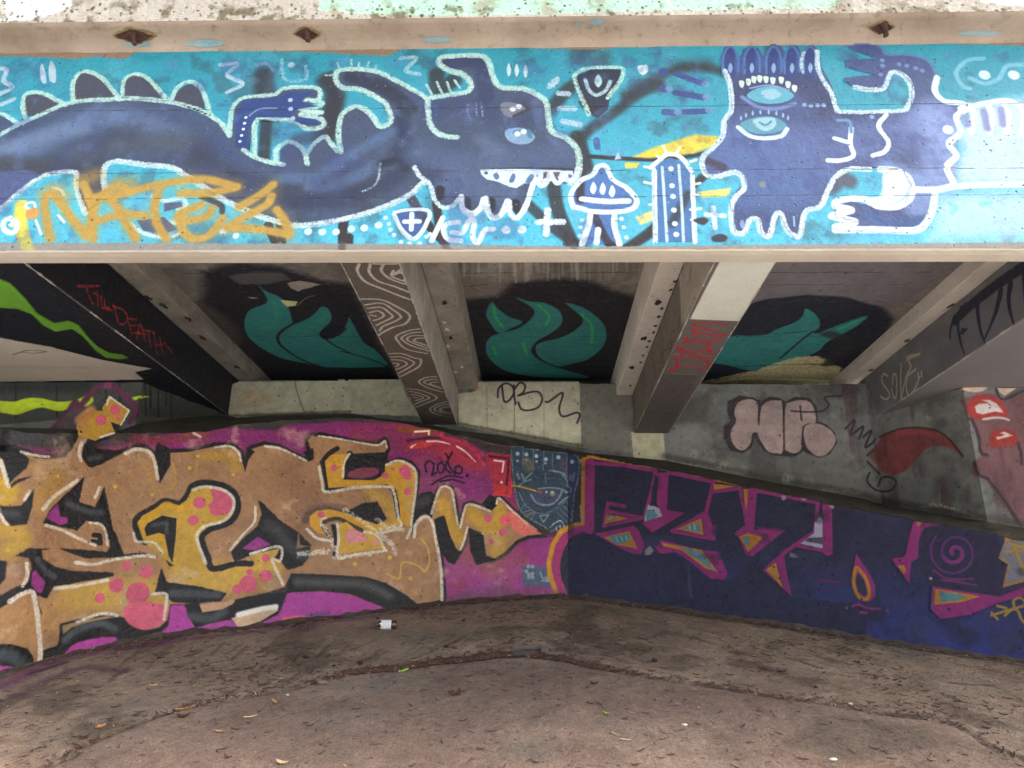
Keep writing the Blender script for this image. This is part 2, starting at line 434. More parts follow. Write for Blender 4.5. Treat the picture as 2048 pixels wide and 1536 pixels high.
# ================================================================== PAINT: mural on the front girder
MINT = (206, 232, 214); WHT = (240, 246, 244); NAVY = (58, 66, 104); INK = (46, 40, 42)
G = Canvas('girder_mural', on_y(2.86), -3.2, 3.2, 1.53, 2.67, 0.0025, 0.0021, seed=11)
def paint_girder():
    c = G
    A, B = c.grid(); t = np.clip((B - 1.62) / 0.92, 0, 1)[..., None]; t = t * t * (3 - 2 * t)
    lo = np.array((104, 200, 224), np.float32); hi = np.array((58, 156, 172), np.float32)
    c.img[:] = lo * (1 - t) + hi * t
    c.stain((130, 205, 210), 0.1, 0.3, 90, 31, width=.6); c.stain((70, 150, 168), 0.1, 0.3, 120, 32, width=.6)
    # dark overspray drifting behind the figures
    D = (52, 44, 42)
    c.stroke('z1 1540,440 1550,540', 46, D, 22, a=.85)
    c.stroke('z1 1560,700 1550,820 1545,920', 26, D, 12, a=.85)
    c.stroke('z1 1930,470 1960,560 1930,700 1890,850', 44, D, 22, a=.9)
    c.stroke('z1 1740,820 1830,800', 30, D, 22, a=.6)
    c.stroke('z2 130,470 200,520 190,700 150,870', 30, D, 22, a=.6)
    c.stroke('z2 800,430 810,520 900,470', 36, D, 16, a=.85)
    c.stroke('z2 1470,640 1560,530 1650,470', 30, D, 16, a=.85)
    c.stroke('z2 2100,490 1950,570 1850,650 1720,740 1620,830', 24, D, 16, a=.85)
    c.stroke('z2 1620,800 1660,930 1690,1060', 32, D, 12, a=.9)
    c.stroke('z2 1640,1120 1690,1200 1760,1380 1860,1450 1960,1430 2060,1370', 14, D, 7, a=.9)
    c.stroke('z2 1480,1060 1510,1230 1580,1400 1600,1480', 28, D, 9, a=.85)
    c.stroke('z2 1340,1200 1480,1330 1620,1430 1720,1500', 22, D, 9, a=.8)
    c.stroke('z2 1640,300 1760,350', 46, (84, 92, 96), 34, a=.5)
    c.stroke('z3 0,490 140,410 290,350 430,350 560,390', 22, D, 20, a=.75)
    c.stroke('z3 280,340 420,330', 34, D, 30, a=.45)
    c.stroke('z2 1690,915 1900,928 2100,935 z3 150,818 300,805 450,780', 10, D, 4)
    c.stroke('z3 -20,1290 120,1190 250,1070 340,960 440,880', 17, D, 7, a=.9)
    c.stroke('z3 1060,960 1110,920 1150,930', 34, (88, 82, 96), 16, a=.9)
    # ink drips hanging from the beast
    for q in ('z1 1570,1320 1600,1400 1620,1440|z1 1640,1300 1650,1400 1665,1460', 'z1 2010,1290 2000,1400 2000,1470', 'z2 255,1300 250,1400 240,1480|z2 285,1390 292,1450',
              'z2 650,1160 740,1300 830,1410 920,1495', 'z2 800,1190 815,1330 850,1480'):
        c.stroke(q, 20, (60, 50, 46), 4, w2=.6, rough=1)
    Y = (248, 214, 66)
    c.fill('z3 40,805 140,760 250,725 360,690 480,700 460,745 360,785 250,800 120,812', Y, 9)
    c.fill('z3 0,835 75,836 60,862 0,862', Y, 3)
    c.stroke('z3 310,860 312,960', 16, Y, 5)
    c.fill('z3 370,985 545,965 525,1008 400,1015', (246, 228, 120), 5)
    c.fill('z3 55,1115 150,1075 290,1020 270,1065 170,1120 80,1155', (246, 230, 140), 6)
    c.stroke('z1 125,1200 120,1300 150,1450', 27, (247, 226, 84), 9)
    # ---- the long beast
    body = ('z1 -1500,1180 -700,1150 -80,860 0,795 100,745 200,700 300,650 390,615 500,595 620,590 750,580 880,592 1000,600 1090,620 1180,650 '
            '1260,690 1310,740 1350,800 1370,700 1370,640 1400,600 1480,560 1600,550 1650,520 1740,510 1850,515 1880,550 1860,600 '
            '1800,620 1880,640 1900,700 1870,750 1760,750 1700,700 1540,700 1480,700 1460,900 1500,925 1580,950 1640,960 1640,880 1690,835 1750,870 1790,930 1850,850 1900,810 '
            '1950,850 1990,890 z2 240,890 225,800 225,720 250,660 300,630 350,625 400,650 440,690 480,745 530,690 470,600 '
            '400,555 330,525 240,510 210,460 230,410 330,400 450,420 560,465 660,520 740,570 780,575 900,555 990,530 985,480 960,440 '
            '880,415 810,375 830,335 940,320 1070,325 1110,370 1130,450 1170,510 1300,520 1380,550 1440,600 1460,700 1490,780 '
            '1560,815 1620,860 1635,940 1612,1040 1560,1075 1400,1060 1380,1100 1340,1180 1290,1280 1225,1210 1130,1280 1085,1195 1030,1260 980,1250 '
            '935,1170 900,1190 850,1205 800,1170 770,1110 740,1070 640,1150 520,1210 400,1255 250,1300 100,1320 0,1320 '
            'z1 1700,1310 1580,1280 1460,1240 1330,1180 1230,1120 1100,1040 1000,980 850,965 700,945 630,960 605,1010 620,1120 '
            '560,1200 500,1245 460,1130 445,1025 400,1010 300,1020 200,1070 120,1130 0,1230 -80,1280 -700,1400 -1500,1400')
    c.BEAST = body
    m = c.fill(body, (74, 82, 104), 2, keep=True)
    c.clip = m
    c.stroke('z1 -60,960 200,850 420,740 640,690 850,720 1020,800', 60, (98, 112, 142), 40, a=.9)
    c.stroke('z1 0,880 250,800 500,740', 34, (116, 132, 162), 30, a=.8)
    c.stroke('z1 500,900 760,840 980,820 1180,860', 44, (84, 82, 90), 40, a=.8)
    c.stroke('z1 -40,960 250,980 600,1010 520,1150', 40, (72, 66, 70), 34, a=.9)
    c.stroke('z1 1000,660 1200,720 1330,860 1480,970 1680,1010', 46, (76, 86, 114), 36, a=.9)
    c.stroke('z1 1150,900 1400,1060 1700,1130 2100,1120', 46, (62, 62, 74), 40, a=.8)
    c.stroke('z1 1650,1040 1850,1040 z2 220,960 420,840 540,770', 26, (90, 110, 144), 20, a=.85)
    c.stroke('z2 60,1090 230,1070 400,1000 420,980', 28, (96, 114, 148), 22, a=.75)
    c.stroke('z2 -100,1190 200,1180 430,1100 600,1000 560,880', 36, (56, 60, 80), 28, a=.85)
    c.stroke('z2 480,960 560,940 620,980', 18, (42, 40, 50), 12, a=.8)
    c.stroke('z2 590,700 640,900 760,1000', 30, (48, 54, 76), 24, a=.8)
    c.stroke('z2 700,900 860,960 1100,970 1400,930 1550,900', 60, (90, 100, 130), 50, a=.8)
    c.stroke('z2 900,1080 1200,1130', 60, (92, 104, 136), 40, a=.8)
    c.stroke('z2 820,640 1000,620 1300,680', 60, (64, 72, 100), 50, a=.8)
    c.stroke('z2 300,450 500,520 640,640', 34, (48, 48, 60), 16, a=.9)
    c.stroke('z2 860,370 1040,370 1080,480 1090,570', 34, (56, 62, 92), 12, a=.9)
    c.stroke('z2 1380,600 1410,720 1500,830', 20, (104, 116, 152), 14, a=.6)
    c.stroke('z2 1060,820 1160,880', 30, (120, 134, 160), 30, a=.45)
    c.stain((60, 58, 66), 0.2, .35, 50, 77); c.stain((110, 128, 160), 0.3, .25, 36, 78)
    for q in ('z2 820,1110', 'z2 975,1180', 'z2 1118,1180', 'z2 1262,1190'):
        c.stroke(q + ' ' + q.split()[1].split(',')[0] + ',' + str(int(q.split(',')[1]) + 40), 19, (42, 38, 44), 6)
    c.clip = None
    # fins on its back
    for f in ('z1 150,580 190,555 260,560 350,620 160,680', 'z1 435,590 440,480 490,425 560,440 690,570',
              'z1 730,575 740,460 800,440 870,480 970,585', 'z1 1020,595 1050,530 1110,495 1160,520 1195,640'):
        c.fill(f, (78, 74, 82), 3, sm=1)
    c.fill('z1 -20,670 30,680 90,740 -20,790', (74, 84, 112), 3)
    c.fill('z1 -20,1010 150,995 240,1020 120,1110 0,1200 -20,1210', (88, 94, 134), 4)
    M = dict(rough=1.6, dry=.38)
    T = MINT; W = (232, 245, 242)
    c.stroke('z1 -60,830 0,790 100,735 200,690 300,645 390,608 500,590 620,585 750,578 880,585 1000,600 1090,620 1180,650 1260,695 1310,740 1345,795', 9, T, 2, **M)
    c.stroke('z1 -20,655 40,680 110,725', 8, T, 2, **M)
    c.stroke('z1 150,690 135,620 145,560 190,540 260,550 340,590 385,615', 9, T, 2, **M)
    c.stroke('z1 430,600 425,500 460,435 520,420 600,460 660,530 705,585', 9, T, 2, **M)
    c.stroke('z1 718,575 725,480 770,440 830,440 890,480 940,540 985,590', 9, T, 2, **M)
    c.stroke('z1 1000,590 1035,520 1090,480 1150,490 1190,540 1235,680', 9, T, 2, **M)
    c.stroke('z1 1345,790 1350,690 1375,610 1440,570 1600,555 1660,520 1750,510 1850,515 1875,550 1850,590 1770,580 1880,600 1860,625 1760,640 1860,660', 9, T, 2, **M)
    c.stroke('z1 1880,660 1760,675 1880,700 1890,740 1800,755 1720,710 1620,700 1500,705 1490,900', 9, T, 2, **M)
    c.stroke('z1 1425,880 1480,915 1560,945 1660,965', 9, T, 2, **M)
    c.stroke('z1 1615,945 1620,870 1690,830 1760,860 1785,900 1800,960|z1 1795,900 1840,840 1900,800 1930,830 1975,885', 9, T, 2, **M)
    c.fill('z1 1380,860 1385,660 1430,590 1620,575 1700,540 1840,540 1760,600 1870,625 1740,640 1700,680 1850,700 1880,730 1770,730 1690,690 1500,690 1455,760 1450,870', (52, 70, 126), 2)
    c.stroke('z1 1460,680 1520,640 1620,635', 3, (150, 165, 190), 3)
    c.dots('z1 1440,690 1432,724 1425,758 1415,795 1405,830', 3.4, WHT, 1.5); c.dots('z1 1700,588 1702,640 1715,695', 4, (190, 205, 225), 1.5)
    c.stroke('z2 240,890 225,800 232,710 260,655 320,625 380,640 430,690 470,740 525,720 530,670 490,600 400,545 330,520 250,515 210,470 225,415 330,405 450,420 560,470 660,525 740,575 750,640 760,720 800,775 860,800 920,805', 10, T, 2, **M)
    c.stroke('z2 150,440 200,440|z2 230,400 218,365|z2 300,400 300,350|z2 345,405 345,365|z2 390,415 400,365|z2 440,420 445,380', 6, (188, 212, 200), 2, dry=.6)
    c.stroke('z2 1080,560 900,0 ' if 0 else 'z2 770,572 880,555 970,540 1000,510 990,470 950,435 880,415 815,375 830,335 900,330 960,325 1070,330 1110,380 1130,450 1175,510 1300,520 1380,550 1440,600 1455,700 1475,770 1560,810 1620,870 1635,940 1625,1020 1580,1075', 11, T, 2, **M)
    c.stroke('z2 770,550 740,495|z2 830,545 800,480|z2 880,535 860,480|z2 935,515 905,470', 6, T, 2, dry=.4)
    # underside outline, in a whiter colour than the back
    c.stroke('z1 0,1225 120,1120 220,1050 310,1015 440,1010 445,1080 460,1150 500,1250', 9, W, 2, **M)
    c.stroke('z1 620,1120 605,1040 620,970 690,945 850,965 1000,980 1090,1030 1200,1100 1330,1180 1460,1240 1580,1285 1700,1315 1756,1320 z2 100,1310 250,1285 400,1245 520,1200 640,1140 720,1070', 10, W, 2, **M)
    c.stroke('z2 670,980 700,1030 760,1080 790,1170 840,1215 900,1200 945,1150 955,1230 1010,1260 1060,1220 1090,1160 1110,1250 1160,1275 1200,1200 1225,1180 1235,1250 1275,1280 1330,1180 1370,1080', 8, WHT, 2, rough=1, dry=.4)
    c.stroke('z1 890,1150 960,1175 1060,1160 1090,1200 1040,1220|z1 750,1300 830,1360 950,1390 1040,1370 1060,1310 960,1300', 7, W, 2, **M)
    c.fill('z1 960,1190 1060,1180 1070,1210 960,1240', (92, 96, 124), 3); c.fill('z1 800,1290 960,1270 1040,1340 960,1370 840,1350', (86, 92, 118), 3)
    c.stroke('z1 1180,1150 1290,1200 1300,1240', 12, (66, 62, 66), 4)
    c.stroke('z2 470,960 460,1040 430,1090 370,1120', 5, (190, 205, 210), 3, dry=.6)
    # eyes and teeth
    c.fill('z2 1170,620 1200,600 1260,605 1320,635 1290,670 1240,690 1190,670', (128, 122, 132), 3, sm=1); c.dots('z2 1245,640 1280,625', 5, (225, 225, 225), 2)
    c.stroke('z2 1255,680 1340,640', 8, (70, 62, 66), 4)
    c.fill('z2 1200,770 1250,750 1320,755 1375,800 1340,840 1270,845 1215,820', (150, 170, 196), 3, sm=1)
    c.stroke('z2 1260,775 1330,770 1350,800', 10, (92, 132, 160), 5); c.dots('z2 1272,785 1308,772', 5, WHT, 1.5)
    c.stroke('z2 985,610 980,650 995,690|z2 1030,610 1035,680|z2 1060,600 1070,680', 4, (150, 160, 185), 3, dry=.9)
    c.stroke('z2 1120,990 1350,985 1600,990', 3, (44, 42, 58), 3)
    c.fill('d5 240,1010 500,1004 990,1018 1000,1050 960,1100 900,1112 850,1060 820,1040 790,1095 740,1125 690,1100 660,1120 600,1120 540,1160 480,1150 400,1112 300,1090 255,1055', (228, 236, 240), 2.5, rough=1.5)
    for q in ('350,1055 378,1034 400,1070 372,1092', '478,1105 508,1040 530,1062 512,1112', '610,1108 648,1050 680,1060 652,1115', '940,1084 960,1046 985,1062 960,1104'): c.fill('d5 ' + q, (98, 122, 156), 1.5, sm=1)
    c.fill('d5 755,1030 805,1028 780,1072 752,1088', (112, 96, 98), 3); c.fill('d5 832,1028 892,1030 868,1082 842,1062', (112, 96, 98), 3); c.dots('d5 292,1038', 3.5, (70, 70, 90), 1.5)
    c.stroke('d5 690,1095 740,1138 790,1100 808,1045 832,1085 870,1120 908,1080 930,1040 952,1100 1010,1070 1032,1000', 8.5, WHT, 2, rough=1)
    c.stroke('d5 90,1225 102,1320 180,1362 250,1312 275,1245 300,1335 350,1402 430,1352 465,1262 482,1345 530,1402 600,1332 640,1225 672,1120', 9, WHT, 2, rough=1)
    # floating scribbles in dry lilac-white
    S = (196, 208, 218)
    c.fill('z1 245,370 265,420 270,485 245,480 232,420', S, 1.5, sm=1); c.fill('z1 300,355 325,400 325,480 290,470 285,400', S, 1.5, sm=1)
    c.stroke('z1 -20,400 40,410 20,470 70,510 0,550|z1 10,610 80,580', 9, S, 2, dry=.3)
    c.stroke('z1 1290,380 1390,375 1330,440 1420,490 1330,540', 8, S, 2, dry=.3)
    c.stroke('z1 1500,380 1560,370 1600,410|z1 1650,350 1650,420 1680,470 1790,465 1790,390', 7, S, 2, a=.7, dry=.8); c.dots('z1 1705,380', 6, S, 2, a=.8)
    c.stroke('z2 590,340 680,340 620,410 700,435', 8, S, 2, a=.8, dry=.4)
    for q in ('1222,410', '1268,412', '1320,418'):
        x, y = map(int, q.split(',')); c.fill(f'z2 {x},{y-40} {x+14},{y} {x},{y+38} {x-13},{y}', (214, 226, 226), 1.5, sm=1)
    c.fill('z2 1500,445 1520,470 1490,510 1450,520 1450,490', S, 2, sm=1, dry=.6); c.fill('z2 1980,390 2030,380 2035,420 2000,430', (220, 232, 230), 2, sm=1)
    c.stroke('z2 1515,545 1570,550|z2 1520,635 1605,635|z2 1540,710 1640,730', 11, S, 2, dry=.5, sm=0)
    # dark petal with a drop
    c.BUD = 'z2 1620,450 1700,410 1800,405 1880,410 1860,490 1810,590 1800,640 1740,690 1680,660 1650,560'
    c.fill(c.BUD, (44, 44, 58), 2); c.stroke('z2 1700,640 1660,600', 20, D, 8)
    c.stroke('z2 1690,670 1660,600 1615,490 1610,440 1660,405 1780,395 1890,405 1870,480 1800,575', 8, T, 2, rough=1, dry=.5)
    c.stroke('z2 1670,470 1690,530 1735,560 1790,530 1815,480', 7, (196, 216, 214), 2, dry=.3); c.fill('z2 1745,440 1768,480 1745,515 1722,480', T, 2, sm=1)
    c.stroke('z2 1735,820 1740,860', 14, (70, 100, 150), 3); c.fill('z2 1860,885 1880,930 1840,935', (210, 220, 235), 2)
    # plus badge, squiggles, dots
    c.BADGE = 'z2 550,1250 640,1225 760,1240 730,1330 680,1400 620,1380 570,1320'
    c.fill(c.BADGE, (72, 98, 158), 2); c.stroke('z2 700,1250 760,1330', 16, D, 5, a=.7)
    c.stroke('z2 552,1245 640,1228 755,1238 735,1320 690,1385 650,1395 590,1340 550,1255', 7, WHT, 2, rough=.8)
    c.stroke('z2 655,1255 652,1345|z2 612,1300 700,1298', 8, WHT, 1.5, sm=0)
    c.stroke('z2 835,1275 770,1410', 9, WHT, 2, sm=0)
    c.stroke('z2 930,1300 860,1310 840,1350 870,1400 940,1410|z2 890,1360 950,1360 990,1290 1020,1300 1010,1380 1040,1420 1080,1350 1130,1340', 9, WHT, 2, rough=.8)
    c.dots('z2 1205,1345 1297,1343', 9, WHT, 2)
    c.stroke('z2 1450,1230 1440,1370|z2 1395,1300 1540,1298', 11, WHT, 2, sm=0, rough=1, dry=.3)
    c.dots('z1 1305,1355 1380,1380 1490,1345 1540,1340 1800,1355 1890,1358 1965,1355', 6.5, (228, 244, 248), 2, rough=1)
    c.dots('z2 48,1355 130,1358 210,1357 300,1340 375,1333 460,1318', 6, (228, 244, 248), 2, rough=1)
    c.dots('z2 500,1275 520,1310 530,1345 550,1375 590,1415 640,1425 700,1425 740,1385 760,1370 1650,1290 1640,1330 1640,1380 1880,1280 1895,1330 1910,1390', 3.6, (225, 242, 246), 2)
    # mushroom
    c.SHROOM = 'z2 1600,1210 1590,1130 1640,1060 1710,1020 1760,970 1810,1000 1830,1060 1900,1100 1960,1170 1940,1210 1860,1225 1840,1260 1860,1430 1740,1430 1760,1380 1700,1430 1650,1430 1690,1250'
    c.fill(c.SHROOM, (86, 122, 180), 2)
    c.stroke('z2 1640,1080 1640,1170', 18, (62, 52, 62), 8); c.stroke('z2 1720,1260 1790,1400 1830,1440', 16, (58, 50, 60), 6)
    c.stroke('z2 1600,1215 1585,1140 1640,1060 1710,1025 1745,975 1790,975 1830,1050 1910,1100 1970,1170 1945,1220 1850,1240 1720,1240 1620,1215', 9, WHT, 2, rough=1.2)
    c.stroke('z2 1700,1250 1685,1330 1650,1430|z2 1840,1250 1840,1330 1870,1430|z2 1745,1345 1735,1420', 10, WHT, 2, rough=1)
    c.stroke('z2 1650,1165 1780,1180 1920,1178', 10, WHT, 2, rough=1)
    for q in ('1715,1105', '1770,1110', '1825,1125'):
        x, y = map(int, q.split(',')); c.fill(f'z2 {x},{y-40} {x+20},{y-5} {x+4},{y+32} {x-18},{y+8}', WHT, 2, sm=1)
    # cactus
    c.CACTUS = 'z3 150,1240 150,880 180,830 230,810 290,830 340,880 350,1240'
    c.fill(c.CACTUS, (82, 124, 176), 2)
    c.stroke('z3 240,1150 320,1000', 18, D, 12, a=.7)
    c.stroke('z3 130,860 180,820 225,790 290,810 340,880|z3 150,880 155,1240|z3 345,900 358,1240', 8, WHT, 2, rough=1.2)
    c.stroke('z3 190,860 200,1000 215,1240|z3 275,850 290,1050 300,1240', 6, (220, 232, 240), 2)
    c.stroke('z3 100,855 150,865|z3 100,935 150,945|z3 125,1050 150,1050|z3 335,830 365,820|z3 360,945 385,940|z3 340,1000 385,1000|z3 335,1078 390,1070|z3 195,750 215,790|z3 280,755 262,790|z3 165,800 180,815|z3 340,1130 380,1130', 6, WHT, 2, sm=0)
    c.dots('z3 235,868 240,955 245,1010 250,1080 255,1150 262,1205', 4.5, WHT, 1.5)
    c.stroke('z3 415,1100 510,1108|z3 452,1065 462,1170', 8, WHT, 2, sm=0)
    c.fill('z3 445,1215 490,1200 525,1215 510,1240 455,1240', (60, 50, 58), 4, sm=1); c.fill('z3 350,1130 400,1115 430,1130 400,1155', (66, 56, 62), 4, sm=1)
    # blue pegs with lilac tips
    Bp = (62, 74, 132)
    c.stroke('z3 265,380 400,430', 14, Bp, 2, sm=0); c.stroke('z3 260,475 400,500', 15, Bp, 2, sm=0); c.stroke('z3 305,575 420,570', 14, Bp, 2, sm=0); c.stroke('z3 205,575 250,578', 16, Bp, 2, sm=0)
    c.dots('z3 197,368 198,455', 10, Bp, 2); c.dots('z3 412,432 418,500 430,566 270,575 225,455', 8, (120, 150, 190), 3, a=.8)
    c.fill('z3 65,340 100,335 120,360 95,385 70,370', (226, 236, 234), 2, sm=1)
    # ---- crowned figure with two eyes and waving arms
    fig = ('z3 495,400 490,300 510,245 540,235 575,270 592,300 604,258 640,235 685,250 712,300 724,252 760,225 802,240 830,290 850,240 880,235 905,270 925,250 '
           '960,230 995,260 1010,350 1050,420 1085,500 1095,575 1400,575 1470,540 1475,430 1420,375 1370,378 1340,440 1270,462 1190,455 1125,420 1125,400 '
           '1280,385 1130,345 1130,310 1285,300 1150,252 1140,232 1230,222 1310,240 1340,275 1450,280 1550,310 1600,380 1600,450 1620,505 1700,530 1740,560 '
           '1705,620 1700,750 1695,860 1700,950 1620,985 1570,1080 1540,1160 1440,1190 1300,1190 1100,1185 1060,1165 1200,1140 1080,1110 1070,1050 1150,1030 '
           '1250,1055 1350,1080 1440,1040 1472,950 1430,880 1340,860 1200,868 1120,880 1060,950 1010,1040 930,1080 920,1180 870,1225 820,1160 800,1100 '
           '765,1170 740,1222 700,1200 690,1130 650,1130 620,1200 570,1200 555,1100 540,1030 580,970 625,940 600,890 550,885 470,912 410,885 393,830 420,780 '
           '490,730 510,660 530,600 552,560 545,470 510,370')
    c.FIG = fig
    m = c.fill(fig, (74, 86, 128), 2, keep=True)
    c.clip = m
    c.stroke('z3 560,330 1000,330', 60, (70, 88, 138), 30, a=.8)
    c.stroke('z3 560,480 720,420 900,420 1040,520', 60, (56, 60, 96), 40, a=.8)
    c.stroke('z3 1040,600 1380,610', 40, (56, 60, 96), 26, a=.8)
    c.stroke('z3 560,720 900,740 1300,700 1640,640', 90, (98, 114, 164), 60, a=.8)
    c.stroke('z3 480,830 800,880 1000,900', 80, (94, 116, 166), 50, a=.8)
    c.stroke('z3 620,1000 900,1000', 70, (88, 112, 162), 40, a=.8)
    c.stroke('z3 1350,880 1500,950 1500,1060', 50, (140, 162, 214), 30, a=.8)
    c.stroke('z3 1250,1110 1400,1150 1540,1130', 22, (62, 90, 144), 12, a=.9)
    c.stroke('z3 1580,600 1640,760 1620,900', 80, (158, 176, 224), 60, a=.8)
    c.stroke('z3 430,830 500,860', 18, (70, 56, 70), 10, a=.9); c.stroke('z3 530,1000 560,940', 14, (70, 56, 70), 8, a=.8)
    c.stain((64, 70, 124), 0.2, .35, 44, 79); c.stain((128, 146, 200), 0.3, .25, 40, 80)
    c.clip = None
    for x in (540, 650, 762, 856, 950):
        c.stroke(f'z3 {x},270 {x-4},330 {x},390', 20, (52, 66, 124), 5); c.fill(f'z3 {x},325 {x+12},350 {x},378 {x-12},352', (150, 174, 214), 2, sm=1)
        c.stroke(f'z3 {x-38},380 {x-36},290 {x},240 {x+36},290 {x+40},370', 5, (80, 118, 176), 3)
    O = (228, 240, 238)
    c.stroke('z3 512,365 540,440 545,560 510,620 500,700 450,760 405,800 395,850 420,900 480,905 560,885 600,910 610,970 570,1010 545,1060 545,1120 560,1190 610,1195 640,1130 680,1130 695,1190 740,1210 770,1110 800,1100 830,1180 870,1210 900,1200 925,1090 1000,1060 1040,980 1080,910 1150,870 1255,870', 9, WHT, 2, rough=1.2, dry=.3)
    c.stroke('z3 985,265 990,350 1020,420 1060,480 1085,560 1120,575 1400,570 1450,545 1470,480 1450,410 1400,375 1360,380 1330,450 1260,462 1180,450', 9, O, 2, rough=1.2, dry=.4)
    c.stroke('z3 915,270 905,330 912,370', 7, (200, 222, 220), 2, dry=.6)
    c.stroke('z3 1140,235 1230,225 1310,240 1340,280 1450,282 1550,312 1595,380', 6, (98, 128, 180), 4)
    c.stroke('z3 1600,400 1590,470 1640,520 1720,530 1760,555 1700,600 1720,680 1660,740 1700,800 1650,860 1690,950', 11, WHT, 3, rough=1)
    c.stroke('z3 1160,660 1155,740 1170,800 1110,825 1040,825|z3 1075,712 1150,735|z3 1340,590 1300,650 1350,730 1330,780 1270,800', 8, WHT, 2, rough=1)
    c.stroke('z3 1090,620 1150,625 1160,680', 7, (110, 150, 190), 3)
    c.stroke('z3 1310,870 1400,880 1460,930 1465,1010 1400,1060 1300,1060 1220,1020 1100,1030 1080,1060 1160,1080 1060,1110 1180,1140 1080,1165', 12, WHT, 3, rough=1)
    c.fill('z3 1330,880 1430,900 1450,980 1400,1040 1290,1050 1200,1015 1310,1000', (236, 246, 250), 6, sm=1)
    c.stroke('z3 1480,975 1600,975 1720,955 2048,945 3300,940|z3 1590,1000 1570,1100 1520,1170 1440,1185 1290,1180 1080,1180', 12, WHT, 3, rough=1)
    # eyes
    c.fill('z3 625,490 680,455 760,445 830,465 865,495 820,525 740,535 660,520', (110, 180, 194), 2, sm=1); c.stroke('z3 600,500 680,550 780,560 870,535', 9, (120, 136, 186), 4)
    c.fill('z3 700,470 760,460 800,490 750,515 710,500', (170, 200, 214), 4, sm=1); c.stroke('z3 640,455 740,440 840,465', 4, (150, 160, 200), 2)
    for i, (x, y) in enumerate(((597, 435), (632, 425), (660, 412), (690, 408), (722, 412), (757, 418), (800, 415), (835, 438), (868, 458))):
        c.fill(f'z3 {x-12},{y-18} {x+14},{y-14} {x+8},{y+16} {x-8},{y+12}', (222, 232, 214), 1.5, sm=1)
    c.fill('z3 590,640 640,612 710,600 780,610 830,650 780,680 700,690 630,675', (106, 160, 176), 2, sm=1)
    c.fill('z3 660,615 760,605 770,650 720,675 670,650', (176, 206, 214), 3, sm=1); c.stroke('z3 690,630 720,645 750,625', 5, (96, 150, 172), 2)
    c.stroke('z3 580,655 640,700 720,712 800,700 830,665', 8, (220, 236, 234), 2, rough=.8)
    for i in range(8):
        a = -1.05 + i * 0.3; x = 715 + 140 * math.sin(a); y = 640 - 62 * math.cos(a)
        c.fill(f'z3 {x:.0f},{y-14:.0f} {x+6:.0f},{y:.0f} {x:.0f},{y+12:.0f} {x-6:.0f},{y:.0f}', (170, 190, 220), 1.5, sm=1)
    c.dots('z3 920,540 953,545 987,543 1018,543 1265,603', 5, (150, 170, 212), 2)
    c.dots('z3 1318,312 1320,340 1405,332 1445,340 1490,352 1525,365 1310,385', 5, (120, 140, 190), 2); c.dots('z3 1655,668', 11, WHT, 3)
    c.fill('z3 600,1130 612,1150 600,1175 588,1150', (150, 172, 214), 2, sm=1); c.stroke('z3 865,1115 868,1160', 4, (160, 190, 224), 2)
    c.fill('z3 690,935 720,940 715,965 690,960', (170, 160, 120), 4, sm=1, a=.6)
    # pale creature and wash at the right end, glare put into their colour
    c.fill('z3 1740,545 1900,520 2048,500 3400,520 3400,930 1900,950 1700,950 1690,860 1730,760 1700,680 1760,600', (218, 229, 243), 44, a=.92)
    c.stroke('z3 1840,300 1760,310 1700,370 1730,440 1770,455|z3 1770,400 1850,430 1920,400 1960,340 2060,330', 10, (130, 190, 206), 5); c.dots('z3 1845,385 1995,385', 12, (222, 232, 236), 5)
    c.stroke('z3 1720,560 1850,530 1980,520 2080,600', 10, WHT, 3)
    for x in (1790, 1885, 1970, 2050): c.stroke(f'z3 {x-20},540 {x},600 {x-15},680', 10, WHT, 3)
    c.stroke('z3 1740,600 1760,640|z3 1840,570 1860,660|z3 1930,560 1940,640', 14, (150, 152, 196), 8)
    c.fill('z3 1600,1000 1800,985 3400,970 3400,1230 1560,1230 1580,1120', (212, 234, 244), 60, a=.85)
    c.stroke('z3 1660,1040 1700,1060 1680,1090|z3 1830,1050 1870,1040', 8, (150, 214, 230), 6)
    # left bottom ring
    c.stroke('z1 60,1280 100,1310 80,1360 30,1350 20,1300 60,1275', 9, WHT, 3); c.dots('z1 62,1318', 7, (236, 240, 200), 3); c.stroke('z1 60,1300 40,1318 65,1335', 3, (90, 170, 200), 2)
    c.stroke('z1 190,1230 150,1210 160,1190 200,1190 210,1260|z1 210,1290 240,1370|z1 310,1100 350,1110 375,1140|z1 340,1260 375,1300', 6, WHT, 2)
    # amber tag sprayed over the beast
    A_ = (206, 160, 66); K = dict(soft=8, rough=1.2, a=.95)
    c.dots('z1 190,1250', 14, (236, 170, 84), 4)
    for q in ('z1 295,1400 272,1290 262,1170 300,1130 350,1180 420,1280 480,1350', 'z1 500,1380 545,1270 520,1150 490,1080', 'z1 545,1400 540,1280 560,1190 640,1110 700,1090 750,1110',
              'z1 560,1300 700,1255 850,1262', 'z1 640,1160 700,1230 740,1310 795,1395', 'z1 520,1160 700,1140 880,1090 1050,1060 1200,1050 1390,1095',
              'z1 930,1110 905,1210 920,1310 975,1400', 'z1 1060,1130 1230,1130 1370,1100', 'z1 1180,1200 1060,1250 1060,1290 1200,1270 1240,1220', 'z1 1060,1270 1070,1350 1130,1395 1210,1385 1270,1330 1300,1280',
              'z1 1400,1210 1460,1180 1540,1130 1600,1080', 'z1 1590,1150 1560,1200 1450,1260 1335,1330', 'z1 1335,1332 1500,1340 1690,1370', 'z1 1690,1370 1665,1290 1620,1230'):
        c.stroke(q, 34, A_, 30, a=.22); c.stroke(q, 18, A_, **K)
    c.stroke('z1 270,1130 320,1110 380,1150|z1 470,1060 560,1030|z1 680,1080 760,1070', 34, A_, 26, a=.5)
